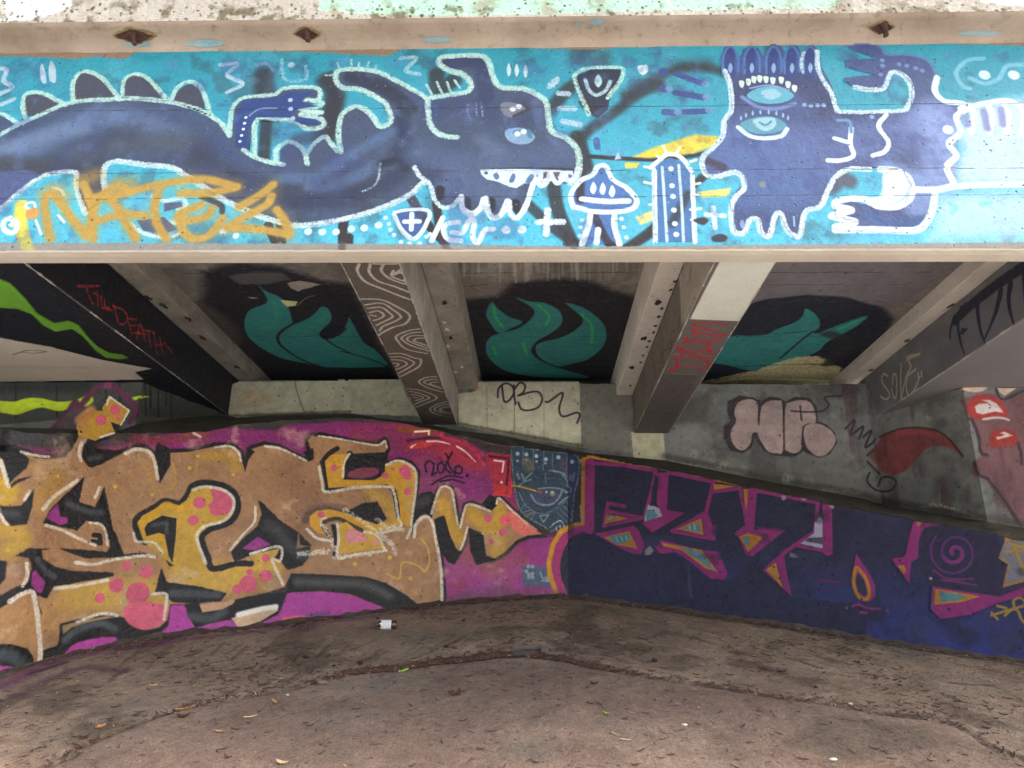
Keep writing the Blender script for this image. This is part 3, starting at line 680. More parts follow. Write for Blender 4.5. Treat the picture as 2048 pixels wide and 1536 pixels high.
    # bare concrete strip along the bottom and the flange fillet at the top
    c.fill('p -400,485 700,487 1200,493 2048,484 3500,484 3500,600 -1500,600 -1500,484', (162, 152, 140), 2.5, rough=2)
    for q in ('z2 250,1440 240,1490', 'z2 850,1440 900,1500', 'z2 1600,1440 1620,1500', 'z1 2000,1430 2000,1480'): c.stroke(q, 14, (98, 84, 74), 6, a=.6)
    c.stroke('z1 150,1430 170,1470', 22, (214, 200, 90), 10, a=.8)
    c.fill('z1 -1200,345 0,328 120,330 300,335 420,345 560,330 700,345 760,335 800,292 1000,290 1400,290 1600,300 1760,302 z2 200,312 400,322 520,327 600,280 750,262 1000,262 1400,283 1700,292 2048,262 '
           'z3 0,250 60,235 200,214 400,230 700,222 1100,225 1500,222 2048,235 2900,232 2900,-50 -3000,-50', (158, 126, 98), 3.5, rough=3)
    c.stroke('z1 -300,305 400,300 z2 600,260 1400,262 z3 100,215 1400,210 2400,212', 10, (128, 96, 72), 8, a=.5)
    # board marks of the formwork, paint pits, drips
    for v in (215, 342, 394):
        A, B = c.grid(); zz = c.f(1024, v)[1] + 0 * A
        line = np.clip(1 - np.abs(B - zz - 0.004 * c.nl) / 0.0022, 0, 1) * np.clip(0.55 + c.nm, 0, 1)
        c.img *= (1 - 0.45 * line)[..., None]; c.hgt -= 0.35 * line
    c.specks(1100, (52, 50, 56), .0012, .0035, .7, seed=4); c.specks(500, (220, 232, 232), .001, .003, .5, seed=5)
    c.mottle(.05, 30, 41); c.mottle(.05, 6, 42)
    c.hgt += 0.05 * c.nm
    mx = c.img.max(2); sat = np.clip((mx - c.img.min(2)) / (mx + 1), 0, 1); warm = c.img[..., 1] < .82 * c.img[..., 2]; warm |= c.img[..., 0] > c.img[..., 2]
    c.img[..., 0] *= np.where(warm, 1, 1 - .2 * sat)
paint_girder()

# ================================================================== PAINT: low wall, left part (tan lettering)
s_end = float(WL.s[-1])
BLK = (25, 23, 26); TAN = (150, 112, 82); YEL = (186, 146, 46); PNK = (190, 84, 112); MAG = (128, 48, 100); WL_W = (206, 196, 186)
A_ = Canvas('left_low_wall', WL.hit, float(WL.s[1]) - 1.25, s_end, -0.75, 1.55, 0.004, 0.0032, seed=23)
def blob_outline(c, spec, w=6, col=BLK, **k): c.stroke(spec, w, col, **k)
def paint_face(c):
    """blue brow-and-eye block spanning the corner"""
    c.BLUE = ('z8 1485,205 1520,195 1590,212 1650,220 1700,226 1800,235 1880,242 1915,290 1910,400 1890,480 1880,560 1870,660 1850,720 1790,700 1740,735 '
              '1690,700 1600,650 1540,590 1520,520 1500,400')
    c.fill(c.BLUE, (46, 60, 80), 2.5, rough=1.5)
    c.stroke(c.BLUE + ' 1485,205', 3.2, (100, 128, 146), 2, dry=.5)
    c.stroke('z8 1560,220 1560,330|z8 1625,225 1625,350|z8 1690,235 1685,350|z8 1745,240 1745,340|z8 1840,245 1835,360', 2.5, (92, 116, 134), 2, a=.8)
    c.dots('z8 1525,245 1580,250 1643,260 1704,280 1782,268 1872,295', 4.5, (150, 172, 186), 2); c.dots('z8 1525,290 1580,285 1645,295 1700,305', 3, (140, 160, 176), 2)
    c.stroke('z8 1590,300 1600,330', 20, (120, 110, 70), 16, a=.6); c.stroke('z8 1820,310 1860,380', 18, (92, 66, 84), 14, a=.6)
    LN = (112, 134, 148)
    c.fill('d3 1000,600 1060,575 1180,570 1260,590 1230,640 1160,690 1080,695 1020,660', (58, 62, 92), 5, sm=1)
    c.stroke('d3 1150,420 1230,432 1290,490 1318,560|d3 905,545 950,512 1000,495|d3 940,500 1010,440|d3 1285,602 1335,592 1330,566 1296,545|d3 1300,470 1260,440 1180,425', 3.6, LN, 2, dry=.3)
    c.stroke('d3 1060,572 1160,564 1250,575 1300,600', 2.6, LN, 2); c.stroke('d3 1000,622 1040,682 1110,708 1190,690 1240,632 1262,580', 4.6, LN, 2.5, dry=.3)
    c.stroke('d3 900,600 950,700 1030,762 1110,778 1200,742 1290,672 1325,620', 2.6, (92, 112, 128), 2, dry=.4); c.stroke('d3 1230,700 1290,650 1320,640', 3, LN, 2)
    c.stroke('d3 1120,440 1125,530', 2, (92, 112, 128), 1.5); c.stroke('d3 850,545 930,560 1010,582 1085,600', 3.4, (170, 138, 36), 2); c.stroke('d3 1050,590 1095,600', 3.4, (120, 56, 70), 3)
    c.dots('d3 1178,612', 6, (116, 122, 104), 5); c.dots('d3 1128,600 1175,600', 2.6, (150, 164, 170), 1.5)
    c.stroke('d3 1072,796 1146,790 1102,850 1072,796', 2.6, LN, 1.5, sm=0)
    for q in ('890,700 900,730 960,700', '900,745 970,720', '920,770 1000,750', '950,800 1030,770', '1240,740 1340,835', '1270,720 1350,790', '1300,690 1345,720', '1210,760 1300,850', '1000,820 1040,770'): c.stroke('d3 ' + q, 2.2, (88, 108, 122), 2, a=.9)
    c.stroke('d3 960,800 1010,770', 5, (110, 108, 70), 5, a=.7)
    c.stroke('d3 1160,890 1210,850 1250,840 1275,880 1290,910', 3, (150, 160, 172), 2, dry=.4); c.stroke('d3 1210,890 1220,920|d3 1240,880 1252,910', 2.6, (150, 160, 172), 1.5)
    c.stroke('d3 885,450 905,490|d3 925,450 935,480|d3 1335,460 1325,500|d3 1365,440 1350,500', 5, (96, 116, 132), 2)
    c.BLUE2 = 'z8 1558,955 1640,950 1740,960 1745,1088 1560,1080'
    c.fill(c.BLUE2, (74, 86, 110), 5); c.dots('z8 1595,955 1620,955 1583,985 1598,1005 1598,1025 1620,1000 1622,1022 1715,1040', 4, (128, 146, 164), 1.5)
    c.stroke('z8 1670,990 1690,1030 1740,1000|z8 1680,1045 1735,1048', 4, (112, 134, 150), 2)
def paint_corner(c):
    N = (36, 36, 56); Pk = (150, 42, 102); Or = (188, 128, 34)
    c.fill('z9 330,100 420,150 420,640 352,610 345,300', (56, 48, 42), 3)
    c.fill('z9 360,650 290,670 240,720 205,800 195,900 215,1000 240,1040 700,1200 700,700 420,660', (36, 37, 60) if c is B_ else (27, 26, 47), 3)
    c.stroke('z9 350,500 352,560 358,600', 7, (170, 164, 156), 3, dry=.5)
    c.stroke('z9 362,240 360,500 372,605 290,620 220,655 168,740 145,850 152,930 195,1035', 11, Or, 3, sm=0)
    c.stroke('z9 400,640 330,648 262,685 214,760 192,850 200,940 236,1040', 17, Pk, 2)
    c.stroke('z9 398,235 396,640', 21, Pk, 2, sm=0)
def paint_left():
    c = A_
    A, B = c.grid(); t = np.clip((B - 0.1) / 1.1, 0, 1)[..., None]
    c.img[:] = np.array((156, 58, 142), np.float32) * (1 - t) + np.array((116, 38, 98), np.float32) * t
    c.stain((128, 40, 72), 0.1, .6, 110, 61)
    # black fade along the top
    c.fill('c1 -1500,300 3600,300 z8 2048,40 1900,230 1480,200 1340,175 1050,120 1000,90 900,60 760,50 400,40 100,60 0,95 c1 1900,640 1650,655 1480,672 1300,700 1120,740 960,780 '
           '760,800 480,830 220,790 100,790 0,800 -1500,850', (50, 47, 48), 9)
    c.stroke('c1 -300,730 0,720 300,710 500,750', 18, (58, 56, 60), 14); c.stroke('c1 60,800 200,820 400,830', 10, (80, 34, 66), 10, a=.7)
    c.stroke('c1 1100,720 1350,740 1600,700 1700,690', 16, (118, 48, 60), 12, a=.8); c.stroke('c1 1500,690 1620,680', 12, (120, 74, 48), 10, a=.6)
    c.stroke('c1 1585,680 1640,710', 5, (190, 170, 160), 2); c.stroke('c1 850,760 1000,750', 10, (62, 48, 92), 10, a=.7)
    # outer silhouette
    outer = ('z7 -900,200 -300,150 0,150 60,140 120,150 200,185 270,190 360,180 405,130 440,60 470,10 c1 640,700 620,620 740,490 830,510 890,375 1060,500 985,620 940,660 900,690 820,715 770,740 720,720 690,770 '
             'z7 455,180 490,232 515,237 600,200 700,150 760,125 800,130 860,165 890,330 945,230 950,155 1050,150 1200,118 1290,113 1335,150 1368,255 1400,135 1480,110 1560,130 1640,170 '
             '1722,205 1750,190 z8 205,160 230,135 290,130 480,170 640,190 690,160 705,215 690,232 680,320 790,285 850,310 890,360 890,450 870,600 850,720 850,765 880,720 900,660 940,635 985,660 1010,560 '
             '1030,480 1070,450 1110,470 1130,560 1150,680 1160,712 1180,640 1200,572 1240,560 1360,610 1390,560 1410,520 1500,610 1600,690 1700,750 1590,760 1520,790 1440,870 1360,915 1320,890 1310,800 '
             '1300,740 1220,710 1190,800 1160,860 1120,820 1090,720 1070,640 1030,640 1010,700 1020,800 1045,950 1060,1160 900,1200 830,1140 700,1060 560,1020 300,1005 100,1000 60,1085 0,1100 '
             'z7 1450,950 1310,995 1130,1045 1100,1000 950,1000 935,1090 870,1150 780,1145 700,1110 600,1052 430,1090 335,1110 330,1230 240,1262 230,1350 190,1356 180,1290 150,1250 60,1225 0,1225 -900,1230')
    c.stroke(outer + ' z7 -900,200', 15, BLK, 4, sm=0, rough=1.5)
    m = c.fill(outer, TAN, 2, keep=True)
    c.clip = m
    c.stain((164, 128, 98), 0.0, .5, 130, 62, width=.6)
    c.stroke('z7 1600,300 1700,420 1700,600', 70, (120, 86, 64), 50, a=.6)
    c.stroke('z7 250,220 300,330 200,420', 40, (168, 128, 60), 40, a=.6); c.stroke('z7 1150,180 1280,180 1320,240', 18, (176, 138, 50), 18, a=.8)
    c.stroke('z7 780,210 830,260 860,360 960,350 980,280 960,200|z7 1100,200 1090,280', 4, (176, 140, 48), 4, a=.7)
    c.stroke('z7 -60,300 40,360 30,400', 30, (190, 150, 50), 14); c.stroke('z7 -60,600 60,600 120,640 60,700', 30, (182, 146, 58), 18, a=.8)
    c.dots('z7 1058,240 1300,278 1252,190 640,345 850,388 1105,175 320,285 40,700 350,1020', 3.5, (190, 154, 52), 2)
    c.stroke('z7 1020,560 1010,700 1060,830 1250,850 1450,830 1500,760', 60, (186, 150, 62), 34, a=.85)
    c.stroke('z7 400,960 560,950 800,930 900,960', 50, (184, 150, 66), 34, a=.8)
    c.stroke('z7 60,1100 160,1120 300,1060', 60, (176, 134, 84), 40, a=.6)
    c.stroke('z8 600,480 700,560 740,640', 26, (178, 142, 54), 24, a=.7)
    c.stroke('z8 1050,560 1090,640 1150,780|z8 1230,620 1300,680 1400,760 1400,860|z8 1420,580 1400,680', 30, (184, 142, 52), 18, a=.9)
    c.fill('z8 1460,600 1520,620 1680,745 1560,765 1500,730', (206, 104, 98), 6)
    c.stroke('z8 700,1000 780,1030 800,930 900,950 940,985 970,930 960,840 920,780', 3.5, (196, 168, 66), 2.5, a=.8); c.dots('z8 500,940 850,1030 720,900', 4, (196, 164, 66), 3)
    c.stain((190, 160, 140), 0.28, .5, 30, 63); c.stain((112, 80, 60), 0.25, .35, 46, 64)
    c.clip = None
    c.fill('c1 640,700 625,620 740,490 830,510 890,375 1060,500 985,620 930,600 940,660 880,690 780,745 710,720', (170, 132, 52), 2)
    c.stroke('c1 740,490 680,560 640,620', 20, (160, 112, 66), 10)
    c.dots('c1 940,492', 9.5, PNK, 1.5); c.dots('c1 825,575', 9.5, PNK, 1.5); c.dots('c1 960,562', 4, PNK, 1.5)
    c.stroke('c1 870,450 900,385 1055,495 990,615', 4, WL_W, 1.5, sm=0); c.fill('c1 905,590 990,620 935,665', BLK, 2); c.stroke('c1 820,715 930,680', 4, WL_W, 2)
    # black counters and slabs
    for q in ('z7 -60,120 90,110 110,150 160,190 150,240 75,300 45,345 20,200 0,180 -60,170', 'z7 55,335 100,302 170,290 120,312 62,348', 'z7 470,110 455,165 470,210 500,236 560,222 640,170 700,140 620,140 540,130 500,90',
              'z7 880,95 945,130 950,220 893,325 875,200 860,160', 'z7 1398,135 1368,180 1368,258 1384,200 1420,150', 'z7 1690,150 1750,130 1750,190 1722,205',
              'z7 0,450 60,458 120,450 190,355 175,470 148,552 60,565 20,520', 'z7 468,290 440,430 530,457 580,345 625,570 645,640 600,640 560,560 480,535 430,590 240,547 270,480 350,400',
              'z7 600,560 640,600 690,722 800,715 880,738 640,742 480,745 380,712 330,690 450,695 590,710 614,680', 'z7 85,732 160,690 280,690 232,702 235,745 300,790 400,815 630,825 632,842 500,870 300,900 258,968 200,950 140,925 0,1025 -60,1040 -60,980 100,900 150,880 175,800 160,740',
              'z7 -60,750 38,762 30,850 0,890 -60,950', 'z7 190,930 232,1055 215,1010', 'z7 900,802 930,878 1100,900 1265,940 1235,980 1100,1000 960,990 925,960 865,930',
              'z7 1440,418 1470,440 1560,530 1665,600 1655,690 1740,675 z8 150,745 160,820 225,830 210,900 170,950 90,972 z7 1600,805 1555,750 1522,760 1562,690 1420,720 1310,765 1288,712 1340,650 1440,560 1460,500',
              'z7 1310,975 1450,945 1600,930 z8 100,1000 300,1005 560,1020 700,1060 830,1140 905,1200 700,1222 600,1180 480,1130 300,1110 100,1120 55,1200 z7 1550,1060 1400,1132 1350,1142 1290,1085 1180,1105 1090,1135 1040,1060 1040,1000 1110,990 1130,1045 1310,990',
              'z7 332,1115 430,1085 600,1050 690,1075 720,1110 800,1148 900,1130 940,1090 950,1120 870,1180 660,1205 600,1190 480,1200 400,1230 360,1280 250,1312 238,1345 240,1258 322,1230',
              'z7 -900,1225 60,1225 150,1250 185,1310 180,1362 120,1385 60,1352 0,1342 -900,1342',
              'z8 870,545 920,490 980,480 1015,520 985,640 940,615 870,660', 'z8 1000,660 1060,630 1100,760 1150,862 1185,850 1130,940 1090,930 1040,850 1012,750', 'z8 1218,712 1310,760 1330,890 1395,912 1270,945 1230,860', 'z8 1305,560 1350,500 1390,520 1405,560 1360,608'):
        c.fill(q, BLK, 3, rough=1.5)
    GR = (60, 63, 70)
    c.stroke('z7 380,440 480,480 570,490', 10, GR, 8); c.stroke('z7 210,750 250,810 300,850', 10, GR, 7); c.stroke('z7 30,490 90,500', 12, GR, 10, a=.8); c.stroke('z7 500,190 560,180', 9, (70, 70, 72), 8, a=.8)
    c.stroke('z7 960,940 1150,945 1220,950', 14, GR, 8); c.stroke('z7 1060,1070 1180,1080 1250,1040', 16, (78, 80, 84), 12, a=.8); c.stroke('z7 1500,560 1560,600 1620,680 1700,730', 20, (80, 80, 82), 22, a=.6)
    c.stroke('z7 360,1200 440,1140 560,1110 640,1140', 12, (66, 74, 80), 9); c.stroke('z7 -40,1290 60,1290 110,1330', 18, (58, 66, 74), 12)
    c.stroke('z8 140,1050 350,1060 560,1070 720,1140', 16, (92, 92, 94), 18, a=.7); c.stroke('z8 900,560 960,530', 18, (78, 78, 82), 16, a=.6)
    c.fill('z7 430,590 480,540 560,556 592,610 602,700 520,665', TAN, 3); c.stroke('z7 522,615 555,618 560,662 518,650', 8, BLK, 1.5, sm=0)
    P_ = (136, 50, 122)
    c.fill('z7 255,520 280,480 320,440 335,510 380,520 375,550 330,560', P_, 3); c.fill('z7 178,820 200,812 252,880 232,940 205,935 170,890', P_, 2); c.fill('z7 1350,692 1440,622 1512,668 1420,702', P_, 3)
    # magenta peeking between the letters at the bottom
    for q in ('z7 950,1005 1030,1000 1045,1060 1090,1140 1270,1095 1240,1130 1100,1180 860,1195 940,1120', 'z7 370,1265 430,1215 560,1185 650,1185 655,1215 520,1240 420,1262 380,1290', 'z7 1560,1060 1600,940 z8 100,1120 300,1112 480,1135 620,1190 700,1230 0,1320 -100,1330', 'z7 -900,1345 60,1350 100,1395 0,1430 -900,1500'):
        c.fill(q, (166, 62, 150), 5, rough=1.5)
    c.stroke('z7 390,1290 440,1265', 8, (196, 110, 96), 6); c.stroke('z8 60,1290 160,1280 210,1290', 9, (206, 100, 104), 7); c.stroke('z8 200,1260 330,1250', 8, (96, 70, 110), 8, a=.7); c.stroke('z8 1180,1130 1300,1100 1420,1080', 14, (104, 64, 120), 18, a=.5)
    # small tan and pale pieces
    c.fill('z7 1130,1048 1115,1005 1270,985 1310,970 1300,1000 1240,1030', (178, 140, 112), 3); c.fill('z7 1290,1080 1380,1048 1535,1003 1555,1035 1450,1100 1372,1140 1330,1132', (192, 160, 134), 2)
    c.stroke('z7 1330,1060 1450,1030 1540,1015', 10, (220, 216, 212), 5)
    c.fill('z7 345,1120 440,1095 600,1065 640,1075 520,1095 400,1130 350,1170', (140, 116, 86), 3)
    # yellow hook with pink spots
    hook = 'z7 770,548 790,512 870,470 920,437 1000,450 1040,420 1070,365 1150,345 1250,362 1302,408 1308,470 1270,530 1170,562 1115,605 1105,660 1140,770 1000,790 965,640 985,520 900,500 830,545 800,580 815,635 880,605 920,640 940,735 925,690 895,622 805,645'
    c.stroke('z7 955,772 935,735 900,640 800,650 755,560 775,510 870,455 920,425 1000,438 1040,400 1075,340 1150,322 1260,345 1320,400 1325,480 1280,545 1180,580 1130,620 1130,660 1160,740 1190,803 1320,775 1400,775', 11, BLK, 3, rough=1)
    c.fill('z7 765,548 790,508 870,465 920,433 1000,448 1040,418 1070,362 1150,342 1250,360 1302,408 1308,470 1270,532 1170,564 1115,605 1108,660 1140,770 1150,830 960,780 800,650', (178, 142, 58), 3)
    c.stroke('z7 785,550 880,480 930,445 1000,470 1080,440', 12, (192, 144, 38), 5); c.stroke('z7 790,560 810,630 890,612 935,700', 6, (192, 144, 38), 2, sm=0)
    c.fill('z7 805,580 822,550 905,506 985,522 978,640 962,770 940,730 918,612 885,602 815,622', BLK, 2); c.stroke('z7 850,560 930,545 930,600', 7, GR, 4, sm=0)
    c.fill('z7 1180,362 1260,370 1300,420 1290,480 1240,505 1180,490 1165,450 1190,420', PNK, 2, sm=1)
    for q, r in (('1113,435', 11.5), ('1078,533', 9.5), ('1210,470', 13), ('705,788', 8), ('815,820', 11.5), ('648,896', 12.5), ('555,967', 8.5), ('768,940', 20), ('1483,743', 7.5), ('1395,822', 6), ('1483,843', 11.5), ('1385,890', 16.5), ('1325,918', 9)):
        c.dots('z7 ' + q, r, PNK, 1.8, rough=.5)
    c.fill('z7 690,1060 700,1015 770,985 830,990 920,1010 930,1080 870,1130 790,1143 720,1112', (202, 92, 118), 3, sm=1)
    # big S: yellow frame
    c.stroke('z8 700,320 640,390 430,408 440,290 470,245|z8 330,470 560,435 700,435 750,470 780,640', 12, BLK, 3, sm=0)
    c.stroke('z8 295,300 340,245 390,212', 10, BLK, 3); c.stroke('z8 300,300 335,465', 10, BLK, 3)
    c.fill('z8 312,292 350,252 470,243 438,290 430,408 620,412 690,375 690,320 790,298 845,320 880,380 870,520 850,640 840,700 790,690 780,560 760,470 705,438 335,462', (188, 140, 44), 2)
    c.stroke('z8 800,340 840,440 830,600', 16, (176, 142, 84), 14, a=.7)
    c.fill('z8 475,245 640,238 700,235 705,290 680,320 620,402 435,405 445,290', BLK, 3, rough=1); c.fill('z8 462,362 540,335 640,338 640,378 540,400 462,390', (126, 52, 88), 4, sm=1); c.stroke('z8 500,368 590,355', 9, (112, 58, 60), 5)
    c.dots('z8 368,335 690,382', 7, PNK, 2); c.dots('z8 740,340', 4, PNK, 2); c.dots('z8 815,355', 13, PNK, 3, rough=1.5); c.dots('z8 832,385', 9, PNK, 3, rough=1); c.dots('z8 832,484', 8, PNK, 2, rough=1)
    # crescent and box in the middle
    c.stroke('z8 170,660 200,610 250,580 350,570 440,580', 10, (120, 92, 78), 5)
    c.fill('z8 420,620 540,560 640,545 700,655 640,690 560,660 480,640', BLK, 3, rough=2)
    c.stroke('z8 190,670 210,630 270,600 350,598 440,620', 13, (92, 70, 62), 4)
    c.fill('z8 215,640 260,605 340,595 430,615 560,665 640,690 790,655 785,690 650,735 560,735 470,700 400,662 330,672 305,700 360,760 270,745 220,700', (190, 142, 46), 2, sm=0)
    c.stroke('z8 350,770 310,720 300,690 330,665 400,655 470,690 560,735', 8, (60, 50, 50), 2.5)
    c.fill('z8 392,695 450,672 520,735 650,760 690,842 500,862 388,882', (190, 150, 62), 2); c.fill('z8 385,690 350,690 370,790 360,900 392,880', BLK, 2)
    c.fill('z8 445,745 490,720 540,745 580,790 500,805 455,800', (206, 130, 140), 2.5, sm=1, rough=1.5); c.dots('z8 626,805', 6, (214, 140, 150), 1.5)
    c.dots('z8 288,628', 7, PNK, 2)
    for q, w in (('z8 360,900 500,885 640,870', 9), ('z8 300,690 350,790 375,850', 9), ('z8 660,760 720,800 760,870', 12), ('z8 440,600 560,680 640,720 760,700', 9), ('z8 150,880 330,860', 12), ('z8 640,660 700,700 800,720', 10)): c.stroke(q, w, (212, 206, 198), 4, a=.75, rough=3, dry=.9)  # dry white strokes: smeared outlines, with the wall's gleam put into the colour
    # red balloon and red box
    c.fill('z8 800,230 850,180 960,155 1080,160 1200,205 1290,290 1310,360 1150,330 1000,240 880,210', (146, 42, 62), 14, a=.9)
    c.fill('z8 820,200 900,168 1000,172 960,200 860,215', (176, 50, 48), 6); c.stroke('z8 790,90 900,100 1000,105', 14, (124, 62, 40), 8)
    c.stroke('z8 830,160 1000,145 1150,165 1270,240 1310,300', 6, (60, 24, 36), 4, a=.8); c.stroke('z8 1060,100 1050,135 1150,165 1250,220 1320,320', 8, (170, 44, 66), 3)
    c.fill('z8 1325,240 1490,255 1492,400 1480,522 1380,490 1340,330', (158, 40, 66), 3); c.stroke('z8 1350,262 1470,275 1465,380 1450,500', 6, (70, 20, 36), 3, sm=0); c.stroke('z8 1380,500 1480,510 1495,400', 5, (196, 52, 56), 2, sm=0); c.fill('z8 1380,440 1470,450 1450,500 1385,485', (182, 48, 44), 6)
    c.stroke('z8 1380,288 1440,295 1430,360', 4, (214, 190, 190), 1.5, sm=0); c.dots('z8 1425,425', 3, (230, 200, 190), 1.5)
    c.stroke('z8 955,168 1030,168 1100,185|z8 1145,200 1200,235 1260,295|z8 855,205 885,185', 5, (222, 176, 176), 2, w2=.4); c.stroke('z8 880,105 970,100 968,122', 4.5, (220, 200, 180), 1.5, sm=0)
    c.fill('z8 1000,90 1340,180 1480,205 1490,250 1330,232 1180,150 1040,100', (52, 44, 42), 4)
    c.stroke('z8 1430,540 1560,650 1680,740 1760,760', 7, (92, 36, 56), 3)
    # handstyle tag with the year
    T_ = (34, 20, 34); k = dict(soft=1.6, sm=1)
    c.stroke('d3 130,430 122,375 158,342 192,368 188,420 178,462 212,440|d3 262,350 226,380 232,432 262,440 282,400 262,352|d3 295,280 312,330 290,400 335,442|d3 345,270 312,340 330,400 372,450|d3 402,380 370,402 382,440 420,442 428,402 395,384', 4.6, T_, **k)
    c.stroke('z8 985,440 1030,410 1100,385 1180,395|z8 1040,420 1120,410 1190,430', 4, T_, **k); c.dots('z8 1208,384', 4, T_, 1.5)
    # pink spots on the zigzag
    c.dots('d3 645,820', 8.5, PNK, 2); c.dots('d3 790,835', 12.5, (206, 90, 96), 2); c.dots('d3 768,935', 8.5, PNK, 2); c.dots('d3 672,1012', 5.5, PNK, 2)
    # white highlights and keylines
    Wk = dict(soft=2, rough=.8, dry=.25); W_ = WL_W
    for q, w in (('z7 120,150 200,170 270,178', 5), ('z7 0,200 30,290 45,345', 7), ('z7 135,420 165,370', 5), ('z7 240,470 300,400 430,310', 7), ('z7 530,405 555,350', 6), ('z7 455,100 440,150 450,200', 6),
                 ('z7 700,158 760,135 830,150 862,200 880,300', 7), ('z7 1200,125 1280,118 1330,150 1345,200', 5), ('z7 1480,118 1560,130 1640,165 1710,200', 5), ('z7 255,560 350,590 450,640 530,670', 5), ('z7 500,545 560,555 590,600 598,670', 5),
                 ('z7 0,500 20,535 40,555', 5), ('z7 420,768 520,778 640,750 800,730 860,738', 6), ('z7 745,605 760,650 850,655 890,690 905,715', 5), ('z7 148,775 150,850 125,900', 6), ('z7 305,912 430,900 600,865', 6),
                 ('z7 55,985 110,950 175,930 195,990 210,1100 222,1230 222,1350', 8), ('z7 430,1100 560,1055 655,1065', 6), ('z7 850,945 920,942 930,980 915,1085', 6), ('z7 1075,362 1150,345 1250,365 1300,410 1300,470 1250,535 1150,562 1105,600 1102,650 1150,775', 6),
                 ('z7 1425,460 1420,540 1350,620 1285,700', 5), ('z7 1400,720 1560,680 1565,760 1520,755 1580,890', 6),
                 ('z8 275,132 400,150 560,180 650,190 690,165 703,205', 4.5), ('z8 275,320 295,420 320,485 500,458 700,452 745,480 775,640 790,700 700,735 640,745', 6.5), ('z8 470,243 435,300 425,390', 5),
                 ('z8 700,315 770,288 840,310 885,365 885,470 865,620 850,730 830,775', 6.5), ('z8 200,720 260,775 350,795', 6), ('z8 390,690 400,780 395,900 500,880 700,855', 6), ('z8 560,735 640,760 690,850', 6), ('z8 290,700 290,660 320,650', 4),
                 ('z8 875,770 885,690 940,640 985,670 1010,780 1035,900 1048,1030 1050,1165', 7), ('z8 985,620 1030,480 1065,450 1110,470 1125,540', 6), ('z8 1125,540 1150,690', 5), ('z8 1165,850 1190,790 1210,710', 5),
                 ('z8 1165,710 1195,590 1215,565 1260,570 1355,605', 5.5), ('z8 1395,560 1412,525 1500,610 1620,700 1650,720', 5)):
        c.stroke(q, w, W_, sm=1, **Wk)
    c.fill('z8 1480,205 1990,250 1990,700 1700,760 1540,640 1490,400', (52, 46, 44), 4)
    paint_face(c); paint_corner(c)
    c.stroke('z8 1110,1170 1400,1140 1800,1140', 26, (86, 50, 72), 26, a=.6)
    c.stroke('z9 250,1040 180,940 145,860 170,740 230,650 330,612', 30, (150, 110, 36), 2) if 0 else None
    # grime
    c.specks(700, (40, 30, 34), .0015, .005, .6, seed=8); c.specks(900, (216, 200, 190), .001, .0028, .5, seed=9)
    c.mottle(.10, 60, 65); c.mottle(.10, 7, 66)
    c.hgt += .10 * c.nm + 0.06 * c.nf
# (called below, after the right canvas exists)

